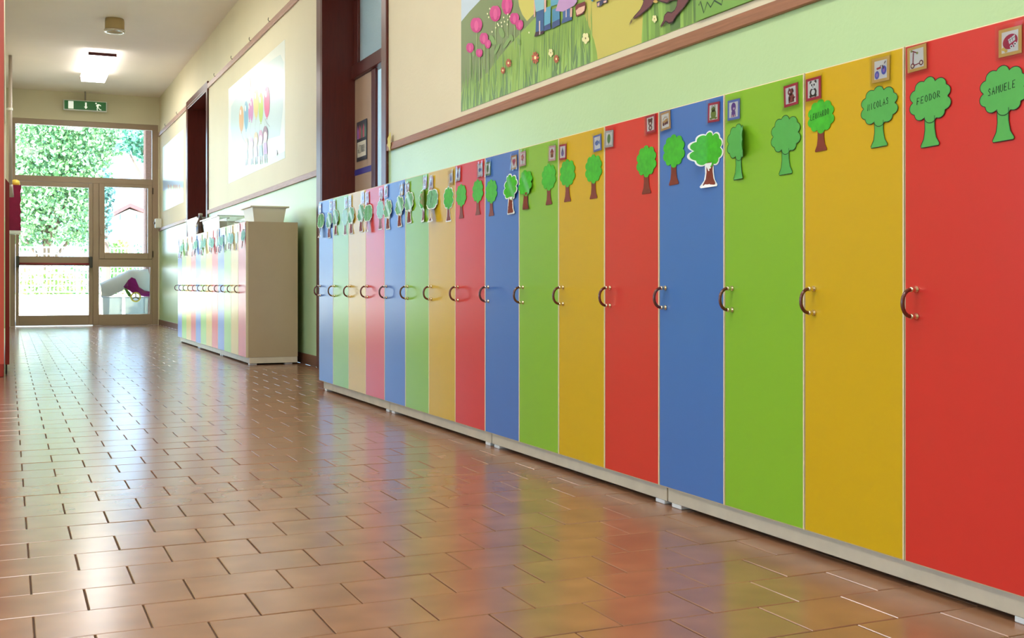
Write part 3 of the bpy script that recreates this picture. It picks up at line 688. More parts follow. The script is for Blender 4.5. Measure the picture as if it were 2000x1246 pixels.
for k in range(16):
    y_far = G1 - (15 - k) * DW; c = COLS[(15 - k) % 4]
    where = '%s near-row locker door, %s from the viewer' % (c, 'first' if k == 0 else ORD[k])
    tr = TREES.get(k, (('lam', None, 's' if k % 3 else 'w'), ('lam', None, 's' if k % 2 else None)))
    cd = CARDS.get(k, ((['pink', 'gold', 'orange', 'red'][k % 4], KIND[k % 6]), (['red', 'pink', 'gold'][k % 3], KIND[(k * 5 + 2) % 6])))
    j = lambda a: rnd.uniform(-a, a) if k > 3 else 0
    off = {0: (.076, .264), 1: (.063, .257), 2: (.068, .262), 3: (.083, .265)}.get(k, (.072, .258))
    zc = {0: (1.021, 1.011), 1: (1.033, 1.029), 2: (1.010, 1.006), 3: (1.021, 1.005)}.get(k, (1.012, 1.011) if k < 10 else (1.022, 1.022))
    for i in (0, 1):
        if not tr[i]: continue
        st, nm, cu = tr[i]
        look = {'plain': 'plain green outlined paper tree', 'bright': 'bright green brown-trunked paper tree', 'bright_back': 'bright green white-backed paper tree', 'lam': 'crayoned white-edged paper tree'}[st]
        kk = (.82, .84) if (k == 1 and i == 0) else ((1.0, .92) if k == 1 else (1, 1))
        if k == 2 and i == 0: kk = (.9, 1.0)
        paper_tree(y_far - off[i] + j(.006), zc[i] + j(.008), 0, st, '%s, %s on %s' % (look, ('left', 'right')[i], where), 'paper trees on the near lockers', nm, cu, kk)
    coff = {0: (.039, .280), 1: (.036, .262), 2: (.045, .282), 3: (.038, .283)}.get(k, (.036, .285))
    cz = {0: (1.112, 1.100), 1: (1.101, 1.107), 2: (1.097, 1.099), 3: (1.112, 1.103), 4: (1.100, 1.112)}.get(k, (1.098, 1.098))
    for i in (0, 1):
        bd, ic = cd[i]
        picture_card(y_far - coff[i] + j(.004), cz[i] + j(.006), bd, ic, '%s %s card, top %s on %s' % (BNAME[bd] + '-edged', PICT[ic], ('left', 'right')[i], where), 'picture cards on the near lockers', rnd.uniform(-.05, .05))
for k in range(12):
    y_far = G2 - (11 - k) * U2 / 4; c = COLS[(11 - k) % 4]
    where = '%s distant-row locker door, %s from its near end' % (c, 'first' if k == 0 else ORD[k])
    for i in (0, 1):
        if rnd.random() > .08:
            paper_tree(y_far - (.075, .258)[i] + rnd.uniform(-.01, .01), 1.03 + rnd.uniform(-.012, .012), 0, 'lam', 'small paper tree, %s on %s' % (('left', 'right')[i], where), 'paper trees on the distant lockers', None, ('s', 'w', None)[(k + i) % 3])
        bd, ic = (['pink', 'gold', 'orange', 'red', 'blue'][(k * 2 + i) % 5], KIND[(k + 3 * i) % 6])
        picture_card(y_far - (.04, .285)[i] + rnd.uniform(-.006, .006), 1.1 + rnd.uniform(-.006, .006), bd, ic, '%s-edged card, top %s on %s' % (BNAME[bd], ('left', 'right')[i], where), 'picture cards on the distant lockers', rnd.uniform(-.06, .06))

# ------------------------------------------------------------------ wall posters
class Poster:
    """flat print on the right wall: traced outlines are laid on the wall plane itself"""
    def __init__(s, name, label, y_left, z_bot, w, h, base, rough=.42):
        s.y, s.z, s.w, s.h = y_left, z_bot, w, h; s.rough = rough; s.n = .0015
        s.o = thing(name, label, 'poster', (WX, y_left, z_bot))
        b = MB(); b.flat(rect(0, 0, w, h), .0012, .0002); b.build('sheet', paper_r(base, rough), s.o)
    def tr(s, px, py):
        y, z = wall_pt(px, py, WX); return s.y - y, z - s.z
    def clip(s, poly):
        def cut(p, ax, lim, keep_less):
            out = []
            for i in range(len(p)):
                a, q = p[i], p[(i + 1) % len(p)]; ia = (a[ax] <= lim) == keep_less or a[ax] == lim; iq = (q[ax] <= lim) == keep_less or q[ax] == lim
                if ia: out.append(a)
                if ia != iq:
                    t = (lim - a[ax]) / (q[ax] - a[ax]); out.append((a[0] + t * (q[0] - a[0]), a[1] + t * (q[1] - a[1])))
            return out
        for ax, lim, less in ((0, 0, False), (0, s.w, True), (1, 0, False), (1, s.h, True)):
            poly = cut(poly, ax, lim, less)
            if len(poly) < 3: return None
        return poly
    def shape(s, name, polys, rgb, clip=True):
        s.n += .00012; b = MB(); k = 0
        mats = [paper_r(c, s.rough) for c in (rgb if isinstance(rgb, list) else [rgb])]
        for i, p in enumerate(polys):
            q = s.clip(p) if clip else p
            if q: b.flat(q, s.n + i * 1e-6, None, i % len(mats)); k += 1
        if k: return b.build(name, mats, s.o)
def paper_r(rgb, rough): return mat('poster_%02x%02x%02x_%d' % (*[int(v) for v in rgb], rough * 100), rgb, rough, .5)

mu = Poster('garden_mural', 'large garden mural with tulips and children above the near lockers', 5.66, 1.558, 3.7, 1.25, (196, 214, 224), .45)
A = lambda pts: [mu.tr(890 + x * .18063, y * .18063) for x, y in pts]
B = lambda pts: [mu.tr(1160 + x * .16, y * .16) for x, y in pts]
mu.shape('printed_far_hill', [A([(62, 235), (150, 128), (270, 0)])[:2] + [mu.tr(939, 0), (.55, .95), (1.0, 1.05), (2.4, 1.0), (3.7, .9), (3.7, 0), (0, 0)]], (124, 142, 92))
mu.shape('printed_yellow_path', [A([(680, 0), (690, 70), (725, 160), (775, 228), (860, 140), (900, 0)]) + [(.95, 1.0), (.5, 1.0)]], (208, 200, 96))
mu.shape('printed_meadow', [A([(60, 1210), (60, 1000), (250, 880), (370, 760), (480, 612), (620, 450), (760, 300), (860, 195)]) + [(1.0, .62), (1.3, .68), (3.7, .7), (3.7, 0)]], (142, 178, 78))
yp = A([(1540, 645), (1530, 560), (1500, 430), (1450, 300), (1400, 170), (1390, 60), (1420, -60)]) + [(1.3, .8), (1.9, .9)] + B([(600, -60), (640, 60), (655, 200), (650, 380), (632, 505)])
mu.shape('printed_yellow_road', [yp], (204, 192, 92))
mu.shape('printed_road_edge', [B([(632, 505), (650, 380), (655, 200), (640, 60), (590, -10), (600, -60), (900, -200), (1275, -160), (1270, 260)])], (96, 130, 68))
def blades(P, u0, u1, n, h0, h1, cols, seed, wmax=.02):
    r = random.Random(seed); out = []
    for i in range(n):
        u = r.uniform(u0, u1); h = r.uniform(h0, h1); w = r.uniform(.4, 1) * wmax; l = r.uniform(-.03, .03)
        out.append([(u - w / 2, 0), (u + w / 2, 0), (u + w * .3 + l * .5, h * .55), (u + l, h), (u - w * .3 + l * .35, h * .55)])
    P.shape('printed_grass', out, cols)['kind'] = 'stuff'
blades(mu, .0, 1.5, 120, .12, .30, [(112, 150, 76), (128, 166, 80), (104, 140, 78)], 1, .022)
blades(mu, .0, 1.5, 140, .08, .26, [(152, 190, 90), (140, 182, 84), (118, 156, 82), (160, 196, 96)], 2, .02)
blades(mu, .0, 1.5, 90, .03, .13, [(104, 140, 88), (150, 190, 100)], 3, .026)
blades(mu, 1.9, 2.26, 26, .15, .5, [(130, 172, 76), (112, 150, 70), (148, 188, 86)], 4, .035)
def el_px(fn, cx, cy_, rx, ry, rot=0, k=16): return fn(ell(cx, cy_, rx, ry, k, rot))
TUL = [(232, 275, 62, 80), (437, 150, 58, 85), (565, 60, 55, 100), (645, 205, 50, 62), (700, 272, 40, 55), (315, 420, 45, 62), (358, 478, 32, 48), (165, 520, 40, 52), (265, 575, 35, 45)]
for x, y, rx, ry in TUL: mu.shape('printed_stem', [A([(x - 5, y + ry * .7), (x + 5, y + ry * .7), (x + 6, y + 330), (x - 4, y + 330)])], (150, 176, 110))
for x, y, a, c2, r in ((505, 355, 26, 58, -.3), (405, 435, 26, 58, -.35), (190, 555, 20, 55, -.3), (560, 465, 20, 70, .55), (455, 530, 16, 60, .45), (610, 410, 20, 40, -.4), (690, 450, 18, 42, -.3)):
    mu.shape('printed_leaf', [el_px(A, x, y, a, c2, r)], (128, 164, 92))
for x, y, rx, ry in TUL:
    mu.shape('printed_tulip', [el_px(A, x, y, rx, ry), el_px(A, x - rx * .45, y - ry * .3, rx * .55, ry * .75, .25), el_px(A, x + rx * .45, y - ry * .35, rx * .55, ry * .7, -.25), el_px(A, x, y + ry * .05, rx * .35, ry * .7)], [(196, 40, 122), (206, 56, 134), (208, 58, 136), (222, 84, 152)])
mu.shape('printed_dots', [el_px(A, x, y, 7, 11, 0, 8) for x, y in ((380, 95), (355, 150), (368, 188), (530, 190), (540, 235), (575, 155), (595, 180), (575, 215), (570, 265), (465, 260), (475, 275), (445, 300), (505, 245), (510, 285), (405, 345), (805, 353))], (238, 238, 190))
for x, y, rx, ry in ((582, 682, 30, 48), (522, 762, 24, 40), (873, 625, 40, 66), (1102, 638, 28, 46)):
    mu.shape('printed_daisy', [A([(x + rx * .15 * math.cos(a + .9), y + ry * .15 * math.sin(a + .9)), (x + rx * math.cos(a + .2), y + ry * math.sin(a + .2)), (x + rx * math.cos(a - .2), y + ry * math.sin(a - .2)), (x + rx * .15 * math.cos(a - .9), y + ry * .15 * math.sin(a - .9))]) for a in [2 * PI * q / 9 for q in range(9)]], (196, 92, 62))
    mu.shape('printed_daisy_centre', [el_px(A, x, y, rx * .3, ry * .3)], (240, 226, 160))
for fn, x, y, rx, ry in ((A, 1420, 415, 42, 65), (A, 1043, 572, 28, 48), (B, 760, 232, 32, 50)):
    mu.shape('printed_white_flower', [el_px(fn, x + rx * .55 * math.cos(a), y + ry * .55 * math.sin(a), rx * .42, ry * .42, 0, 10) for a in (.3, 1.55, 2.8, 4.1, 5.3)], (238, 232, 168))
    mu.shape('printed_flower_centre', [el_px(fn, x, y, rx * .16, ry * .16, 0, 8)], (150, 110, 60))
up = lambda pts: pts
# children standing on the hill (legs in view, simple bodies above)
mu.shape('printed_trousers', [A([(886, 132), (970, 98), (967, 330), (925, 345), (880, 360)]), A([(975, 92), (1045, 66), (1040, 265), (972, 292)]), A([(1060, 105), (1140, 70), (1142, 215), (1060, 240)]), A([(1175, 0), (1255, -30), (1250, 182), (1175, 212)])], [(46, 92, 140), (92, 166, 190), (72, 140, 176), (60, 100, 156)])
mu.shape('printed_leg_gap', [A([(917, 230), (930, 225), (930, 372), (917, 378)]), A([(1207, 100), (1217, 96), (1217, 222), (1207, 226)])], (214, 200, 190))
mu.shape('printed_shoes', [A([(865, 400), (880, 348), (922, 338), (918, 384)]), A([(930, 376), (932, 345), (968, 330), (966, 362)]), A([(968, 340), (975, 282), (1040, 250), (1044, 312)]), A([(1056, 312), (1060, 245), (1140, 205), (1146, 268)]), A([(1160, 258), (1172, 205), (1268, 165), (1276, 214)])], [(60, 26, 44), (70, 30, 46), (52, 78, 130), (50, 76, 126), (54, 88, 140)])
mu.shape('printed_hands', [A([(974, 0), (996, -8), (994, 120), (976, 140)]), A([(862, 0), (880, -6), (876, 180), (862, 190)]), A([(1256, 90), (1278, 86), (1276, 180), (1254, 190)])], (226, 180, 160))
mu.shape('printed_shirt', [A([(868, 10), (885, 130), (972, 98), (978, -300), (930, -420), (870, -340)])], (140, 196, 206))
mu.shape('printed_shirt', [A([(1045, 70), (1150, 40), (1130, -350), (1040, -330)])], (90, 168, 190))
mu.shape('printed_skirt', [A([(1098, 120), (1140, -20), (1180, -350), (1290, -380), (1330, 20), (1300, 62), (1178, 128)])], (192, 152, 196))
mu.shape('printed_sandal', [A([(1312, 78), (1330, 48), (1418, 16), (1424, 90), (1398, 150), (1320, 184)])], (118, 34, 44))
mu.shape('printed_sole', [A([(1318, 118), (1350, 86), (1418, 62), (1410, 118), (1380, 146), (1330, 165)])], (232, 186, 160))
mu.shape('printed_sandal', [A([(1543, 24), (1600, 0), (1625, -40), (1660, -30), (1658, 30), (1610, 40), (1596, 60), (1550, 82)])], (54, 62, 96))
mu.shape('printed_sole', [A([(1552, 40), (1576, 24), (1574, 62), (1554, 72)]), A([(1618, 16), (1650, 4), (1650, 26), (1620, 36)])], (226, 180, 160))
mu.shape('printed_sleeve', [A([(1480, 0), (1500, 22), (1530, -30), (1500, -200), (1440, -180)])], (58, 140, 150))
for px, py in ((925, -520), (1090, -460), (1235, -500)):
    mu.shape('printed_hair', [el_px(A, px, py - 20, 92, 128)], (96, 56, 36)); mu.shape('printed_face', [el_px(A, px, py + 20, 72, 98)], (236, 196, 168))
# bare tree with roots on the right
ul = B([(1270, 262)])[0][0]
mu.shape('printed_lawn', [[(ul, 0), (3.7, 0), (3.7, .86), (3.1, .95), (ul, .9)]], (122, 168, 76))
roots = [B([(455, 315), (480, 262), (520, 210), (590, 130), (625, 60), (650, -30), (780, -30), (720, 70), (650, 130), (590, 180), (500, 235)]), B([(836, 340), (862, 290), (884, 250), (890, 195), (930, 156), (975, 166), (1015, 135), (1045, 70), (1055, -30), (1195, -20), (1120, 90), (1030, 190), (990, 260), (945, 278), (905, 250)]),
         B([(650, -30)]) + [(2.03, .75), (2.06, 1.02), (2.24, 1.02), (2.26, .75)] + B([(1195, -20), (1055, -20), (960, 0), (920, 30), (850, 14), (780, -20)])]
mu.shape('printed_root_outline', [[(u + du, v + dv) for u, v in r] for r in roots for du, dv in ((.004, 0), (-.004, 0), (0, .004), (0, -.005))], (52, 24, 30))
mu.shape('printed_tree_roots', roots, (112, 62, 66))
mu.shape('printed_tree_knot', [el_px(B, 780, 22, 28, 18)], (214, 178, 92))
zig = [(1310, 70), (1330, 20), (1372, 160), (1415, 30), (1455, 92), (1500, 10), (1590, 62), (1605, -20)]
bz = MB(); bz.ribbon(B(zig), .006, mu.n + .0003); bz.build('printed_leaf_outline', paper_r((40, 70, 40), .45), mu.o)
mu.shape('printed_tree_crown', [ell(2.15, 1.05, .5, .3), ell(2.6, 1.1, .4, .25)], (96, 150, 70))

bp_ = Poster('balloon_poster', 'poster of children holding coloured balloons between the doors, glare painted into its colours', 12.66, 1.74, 2.78, 1.03, (232, 236, 222), .32)  # the washed-out glare is partly put into these pale print colours
def bx(x, y): return bp_.tr(430 + x * .21672, 100 + y * .21672)
BL = lambda pts: [bx(*p) for p in pts]
bp_.shape('printed_sky', [BL([(95, 700), (100, 500), (190, 330), (290, 160), (380, 150), (480, 70), (545, 30), (575, 100), (570, 500), (540, 760), (300, 830), (120, 900)])], (206, 222, 214))
bp_.shape('printed_grass', [BL([(78, 1190), (80, 1080), (300, 1010), (480, 950), (586, 900), (586, 968), (300, 1090)])], (206, 232, 190))
for x, y, rx, ry, c in ((193, 610, 21, 118, (226, 176, 118)), (236, 580, 19, 130, (120, 178, 196)), (265, 545, 9, 80, (214, 130, 176)), (286, 525, 15, 105, (212, 134, 184)), (326, 470, 22, 132, (228, 206, 122)), (370, 508, 20, 135, (190, 212, 96)), (424, 458, 26, 142, (222, 94, 134)), (267, 292, 11, 52, (232, 150, 120))):
    bp_.shape('printed_balloon', [BL(ell(x, y, rx, ry, 22)), BL([(x - 6, y + ry + 12), (x + 6, y + ry + 12), (x, y + ry - 4)])], c)
    bp_.shape('printed_highlight', [BL(ell(x - rx * .35, y - ry * .5, rx * .3, ry * .22, 10))], (246, 244, 232))
bz = MB()
for x, y, ex_, ey in ((193, 730, 236, 830), (236, 712, 250, 830), (280, 640, 285, 800), (326, 610, 326, 760), (362, 650, 366, 760), (408, 606, 412, 700), (408, 606, 450, 680)): bz.ribbon(BL([(x, y), ((x + ex_) / 2 - 8, (y + ey) / 2), (ex_, ey)]), .006, bp_.n + .0003)
bz.build('printed_strings', paper_r((170, 170, 160), .4), bp_.o)
for x, y, k, hair, body in ((240, 840, .9, (210, 190, 160), (196, 220, 214)), (288, 835, .9, (206, 170, 180), (214, 206, 220)), (326, 800, 1.05, (216, 190, 140), (196, 170, 196)), (370, 785, 1.1, (206, 150, 170), (160, 200, 214)), (412, 755, 1.2, (150, 110, 120), (180, 130, 170))):
    bp_.shape('printed_hair', [BL(ell(x, y - 6 * k, 18 * k, 62 * k))], hair); bp_.shape('printed_face', [BL(ell(x, y + 14 * k, 13 * k, 40 * k))], (238, 214, 196))
    bp_.shape('printed_clothes', [BL([(x - 10 * k, y + 60 * k), (x + 10 * k, y + 55 * k), (x + 16 * k, y + 140 * k), (x - 16 * k, y + 150 * k)])], body)
    bp_.shape('printed_legs', [BL([(x - 9 * k, y + 150 * k), (x - 3 * k, y + 147 * k), (x - 3 * k, y + 210 * k), (x - 10 * k, y + 216 * k)]), BL([(x + 4 * k, y + 145 * k), (x + 10 * k, y + 143 * k), (x + 12 * k, y + 205 * k), (x + 5 * k, y + 208 * k)])], (190, 190, 204))
bp_.shape('printed_flower', [BL(ell(510, 915, 10, 28))], (214, 200, 214))

fp = Poster('green_poster', 'pale green poster on the wall beside the exit door', 18.46, 1.77, 2.3, 1.0, (204, 232, 204), .3)
FPX = lambda pts: [fp.tr(310 + x * .16043, 240 + y * .16043) for x, y in pts]
fp.shape('printed_sea', [FPX([(52, 700), (300, 710), (300, 790), (180, 760), (52, 830)])], (170, 196, 224))
fp.shape('printed_meadow', [FPX([(52, 830), (180, 765), (300, 790), (303, 962), (50, 1085)])], (206, 236, 176))
for x in (120, 150, 185, 205, 225, 255):
    fp.shape('printed_child', [FPX([(x - 6, 800), (x + 8, 790), (x + 10, 960), (x - 8, 975)]), FPX(ell(x, 775, 10, 26))], [(190, 206, 160), (196, 170, 150)])

t = thing('door_notice', 'small notice with colourful top on the beige classroom door', 'notice', (WX + DX - .004, 8.47, 1.575))
MB().flat(rect(0, 0, .27, .30), .0015, 0).build('notice_sheet', mat('notice_dark', (52, 56, 62), .45), t)
b = MB()
for i, (u, c) in enumerate(((.035, 0), (.085, 1), (.135, 2), (.185, 3), (.225, 4))): b.flat([(u - .015, .17), (u + .022, .17), (u + .028, .22 + (i % 2) * .02), (u, .275), (u - .02, .23)], .0019, None, c)
b.build('printed_title', [paper((170, 110, 180)), paper((196, 100, 120)), paper((120, 130, 110)), paper((200, 96, 110)), paper((96, 140, 110))], t)
MB().flat(rect(.02, .03, .25, .145), .0019).build('white_panel', paper((222, 216, 190)), t)
b = MB(); write(b, 'AZZURRI', .04, .062, .055, .195, .0024, 0, None, .007); b.build('lettering', M_black, t)

t = thing('paper_leaf', 'yellow paper leaf stuck on the dado rail beside the near door', 'paper cutout', (WX - .019, 6.84, 1.495))
b = MB(); lf_ = [(0, -.03), (.02, .0), (.035, .02), (.028, .045), (.035, .06), (.018, .085), (.004, .1), (-.014, .08), (-.032, .06), (-.024, .04), (-.034, .018), (-.014, 0)]
b.flat(lf_, .004, .003, 0, lambda u, v: .004 * math.sin(v * 40)); b.build('leaf_blade', mat('leaf_yellow', (222, 204, 84), .5), t)
MB().ribbon([(0, -.03), (0, .04), (.003, .09)], .003, .009).build('leaf_vein', mat('vein', (176, 150, 60), .5), t)

# ------------------------------------------------------------------ things on top of the distant lockers
LT = DT - .002
def open_bin(name, x0, x1, y0, y1, z0, h, taper, m, label, cat, rim=.02, th=.004):
    t = thing(name, label, cat, ((x0 + x1) / 2, (y0 + y1) / 2, z0)); a, c = (x1 - x0) / 2, (y1 - y0) / 2
    b = MB(); R = lambda k, z: [(-a * k, -c * k, z), (a * k, -c * k, z), (a * k, c * k, z), (-a * k, c * k, z)]
    V = R(taper, .0005) + R(1, h) + R(1, h) + R(taper, .006)
    V[8:12] = [(p[0] * (1 - th / a), p[1] * (1 - th / c), p[2]) for p in V[8:12]]; V[12:16] = [(p[0] * (1 - th / a), p[1] * (1 - th / c), p[2]) for p in V[12:16]]
    Fs = [(3, 2, 1, 0), (12, 13, 14, 15)]
    for i in range(4):
        j = (i + 1) % 4; Fs += [(i, j, 4 + j, 4 + i), (4 + i, 4 + j, 8 + j, 8 + i), (8 + i, 8 + j, 12 + j, 12 + i)]
    b.raw(V, Fs); b.build('bin_body', m, t)
    q = MB(); q.box(-a - rim, a + rim, -c - rim, -c + .001, h - .012, h, .002); q.box(-a - rim, a + rim, c - .001, c + rim, h - .012, h, .002); q.box(-a - rim, -a + .001, -c, c, h - .012, h, .002); q.box(a - .001, a + rim, -c, c, h - .012, h, .002)
    q.build('bin_rim', m, t); return t
open_bin('storage_bin', 1.80, 2.075, 9.27, 9.68, LT, .135, .86, mat('bin_cream', (226, 216, 190), .45), 'cream plastic bin on top of the near end of the distant lockers', 'bin')
open_bin('clear_crate', 1.80, 2.1, 12.15, 12.95, LT, .2, .93, glass('crate_plastic', (.92, .96, .97), 1.2, .1, .1), 'clear plastic crate on the far end of the distant lockers', 'crate')
open_bin('shallow_tray', 1.78, 2.1, 10.75, 11.75, LT, .14, .92, glass('tray_plastic', (.9, .92, .9), 1.2, .15, .22, (.8, .72, .6)), 'shallow milky tray beside the bottle on the distant lockers', 'tray')
t = thing('glass_bottle', 'dark bottle with colourful bits inside standing on the distant lockers', 'bottle', (1.79, 11.93, LT))
prof = [(0, .001), (.042, .001), (.045, .01), (.045, .10), (.04, .125), (.022, .165), (.017, .18), (.017, .2)]
MB().lathe(prof, 20).build('bottle_body', mat('bottle_glass', (70, 44, 34), .12, .6, noise=.5, nscale=40), t, smooth=True)
MB().lathe([(.017, .2), (.021, .2), (.021, .222), (0, .224)], 16).build('cap', mat('cap_grey', (170, 160, 150), .35), t, smooth=True)
r = random.Random(5)
for i in range(9):
    a = PI + r.uniform(-1.1, 1.1) - .6; z = r.uniform(.02, .12); k = r.uniform(.008, .016)
    MB().lathe([(0, -k), (k * .7, -k * .7), (k, 0), (k * .7, k * .7), (0, k)], 8, o=(.039 * math.cos(a), .039 * math.sin(a), z)).build('coloured_bit', mat('bit_%d' % (i % 4), [(206, 140, 60), (220, 210, 190), (150, 150, 70), (150, 50, 80)][i % 4], .4), t, smooth=True)

# ------------------------------------------------------------------ left side
t = thing('red_pillar', 'red painted pillar running up the left edge of the view', 'pillar', (-.027, 8.68, 0))
MB().box(-.5, 0, 0, .2, .0005, CZ - .001, .006).build('shaft', M_red, t)
MB().box(-.03, .0008, -.004, .0, .09, CZ - .002, .001).build('corner_bead', mat('red_bead', (206, 84, 66), .35), t)
t = thing('red_cabinet', 'low red cabinet behind the red pillar at the left', 'cabinet', (0, 8.93, 0))
b = MB(); x1 = .008
V = [(-.02, 0, .07), (x1, 0, .07), (x1, 0, 1.365), (-.02, 0, 1.40), (-.02, .9, .07), (x1, .9, .07), (x1, .9, 1.365), (-.02, .9, 1.40)]
b.raw(V, [(0, 1, 2, 3), (7, 6, 5, 4), (1, 5, 6, 2), (4, 0, 3, 7), (3, 2, 6, 7), (4, 5, 1, 0)]); b.build('cabinet_body', mat('cabinet_red', (146, 32, 24), .4), t)
MB().box(-.018, -.006, .02, .06, .0005, .07, .002).build('cabinet_foot', mat('foot_dark', (50, 40, 38), .4), t)
x0, z1 = far_pt(17, 115, 16.2); x1, z0 = far_pt(23.5, 385, 16.2)
t = thing('wall_pipe', 'grey vertical pipe dropping from the ceiling on the left wall', 'pipe', ((x0 + x1) / 2, 16.2, 0))
MB().tube([(0, 0, CZ - .001), (0, 0, z0 + .14)], .022, 12).build('pipe', mat('pipe_grey', (176, 164, 150), .4), t, smooth=True)
MB().tube([(0, 0, z0 + .16), (.004, 0, z0 + .12), (.012, 0, z0)], .03, 12).build('pipe_sleeve', mat('pipe_grey', (176, 164, 150), .4), t, smooth=True)
MB().tube([(0, 0, 2.9), (0, 0, 2.93)], .03, 12).build('pipe_clip', M_white, t)
MB().box(-.05, 0, -.01, .01, 2.905, 2.925).build('pipe_strap', M_white, t)
x0, z1 = far_pt(19, 361, 17.0); x1, z0 = far_pt(41.5, 450, 17.0)
t = thing('hanging_bag', 'dark red fabric bag hanging on the left wall by the exit', 'bag', (-.029, 17.0, z0))
b = MB(); rows = 12; V = []; w_ = x1 + .029; hh = z1 - z0
r = random.Random(9)
for i in range(rows + 1):
    k = w_ * (1 - (.0 if i in (0, rows) else r.uniform(0, .09)))
    V += [(0, 0, hh * i / rows), (k, .0, hh * i / rows), (k, .3, hh * i / rows), (0, .3, hh * i / rows)]
Fs = [(3, 2, 1, 0), tuple(rows * 4 + q for q in range(4))]
for i in range(rows):
    for q in range(4): Fs.append((i * 4 + q, i * 4 + (q + 1) % 4, i * 4 + 4 + (q + 1) % 4, i * 4 + 4 + q))
b.raw(V, Fs); b.build('bag_body', mat('bag_maroon', (128, 20, 58), .7, .3, noise=.1, nscale=12), t)
MB().box(0, w_ * .97, .0, .3, -.05, -.001, .005).build('shelf_board', M_white, t)
MB().lathe([(0, -.02), (.05, -.018), (.062, .01), (.05, .05), (.02, .066), (0, .068)], 16, o=(w_ * .62, .15, hh + .021)).build('yellow_knob', mat('knob_yellow', (232, 198, 70), .4), t, smooth=True)
# ------------------------------------------------------------------ outside
b = MB(); b.box(-40, 45, YE + .3, 140, -.3, -.05); b.box(-40, -.34, 9.26, YE + .3, -.3, -.05); b.box(-40, -6.21, -30, 9.26, -.3, -.05)
struct(b, 'ground_outside', mat('concrete_pale', (226, 218, 204), .8, .2, noise=.06, nscale=.8), 'pale sunlit paving outside the exit door')
t = thing('entrance_porch', 'pinkish brick porch pillar outside the exit glass with added unseen shade roof and walls', 'porch', (0, 0, 0))
MB().box(2.17, 2.52, 20.6, 20.95, -.05, 3.599, .01).build('brick_pillar', mat('brick_pink', (176, 138, 128), .8, .2, noise=.2, nscale=25, stretch=(1, 1, 3)), t)
M_porch_shade = mat('porch_shade_white', (214, 206, 194), .8, .2)
MB().box(-.6, 3.6, YE + .3, 22.5, 3.6, 3.72, .01).build('shade_roof_slab', M_porch_shade, t)  # unseen roof added to keep the stored toys in shade
MB().box(2.62, 2.75, YE + .3, 22.5, -.05, 3.6).build('shade_side_wall', M_porch_shade, t); MB().box(-.6, -.47, YE + .3, 22.5, -.05, 3.6).build('shade_side_wall', M_porch_shade, t)  # unseen walls added on both sides to cut skylight on the toys
# heap of stored toys behind the low pane
HY = YE + .52
for i, (x0, x1) in enumerate(((1.37, 1.70), (1.712, 2.10))):
    bn = open_bin('toy_box', x0 + .015, x1 - .015, HY, HY + .4, -.05, .485, .94, glass('toy_box_plastic', (.86, .88, .86), .8, .15, .4, (.62, .66, .6)), ['left translucent toy box behind the low glass pane', 'right translucent toy box behind the low glass pane'][i], 'toy box', .012)
    bn['group'] = 'toy boxes outside'
def cloth(name, pts_top, pts_bot, y0, y1, m, label, cat, seed):
    r = random.Random(seed); n = len(pts_top); rows = 8; V = []; Fs = []
    for j in range(rows + 1):
        t_ = j / rows
        for i in range(n):
            a, c = pts_top[i], pts_bot[i]
            V.append((a[0] + (c[0] - a[0]) * t_ + r.uniform(-.006, .006), y1 + (y0 - y1) * (t_ ** .6) + r.uniform(-.011, .011), a[1] + (c[1] - a[1]) * t_))
    for j in range(rows):
        for i in range(n - 1): Fs.append((j * n + i, j * n + i + 1, (j + 1) * n + i + 1, (j + 1) * n + i))
    b = MB(); b.raw(V, Fs); o = b.build(name, m, smooth=True, label=label, cat=cat); md = o.modifiers.new('thick', 'SOLIDIFY'); md.thickness = .006; return o
H_ = lambda px, py: far_pt(180 + px * .11236, 500 + py * .11236, HY)
cloth('white_sheet', [H_(*p) for p in ((165, 480), (240, 440), (400, 370), (560, 300), (660, 250), (740, 232), (850, 240), (1010, 225))], [H_(*p) for p in ((165, 720), (330, 700), (420, 650), (520, 610), (600, 520), (760, 480), (850, 600), (1010, 640))], HY - .03, HY + .3, mat('sheet_white', (196, 194, 188), .7, .2), 'crumpled white sheet thrown over the toy boxes outside', 'sheet', 1)
cloth('purple_cloth', [H_(*p) for p in ((540, 530), (620, 420), (670, 370), (740, 400), (800, 540), (900, 600), (1020, 620))], [H_(*p) for p in ((545, 560), (640, 600), (700, 660), (760, 630), (830, 690), (900, 700), (1020, 700))], HY - .1, HY - .085, mat('cloth_purple', (150, 34, 110), .7, .2), 'purple and magenta cloth spilling from the toy boxes outside', 'cloth', 2)
cloth('green_cloth', [H_(*p) for p in ((545, 555), (590, 580), (650, 640), (670, 690))], [H_(*p) for p in ((560, 600), (590, 660), (620, 700), (660, 712))], HY - .135, HY - .128, mat('cloth_green', (110, 160, 70), .7, .2), 'green cloth edge hanging over the left toy box outside', 'cloth', 3)
cx_, cz_ = H_(738, 712)
t = thing('toy_steering_ring', 'yellow toy wheel lying at the toy box rim outside', 'toy', (cx_, HY - .17, cz_))
MB().tube([(.07 * math.cos(a), 0, .07 * math.sin(a)) for a in [2 * PI * k / 24 for k in range(25)]], .013, 8, caps=False).build('wheel_ring', mat('toy_yellow', (220, 190, 70), .4), t, smooth=True)
for a in (PI / 2, PI * 7 / 6, PI * 11 / 6): MB().tube([(0, 0, 0), (.065 * math.cos(a), 0, .065 * math.sin(a))], .009, 8).build('spoke', mat('toy_dark', (120, 100, 60), .4), t)

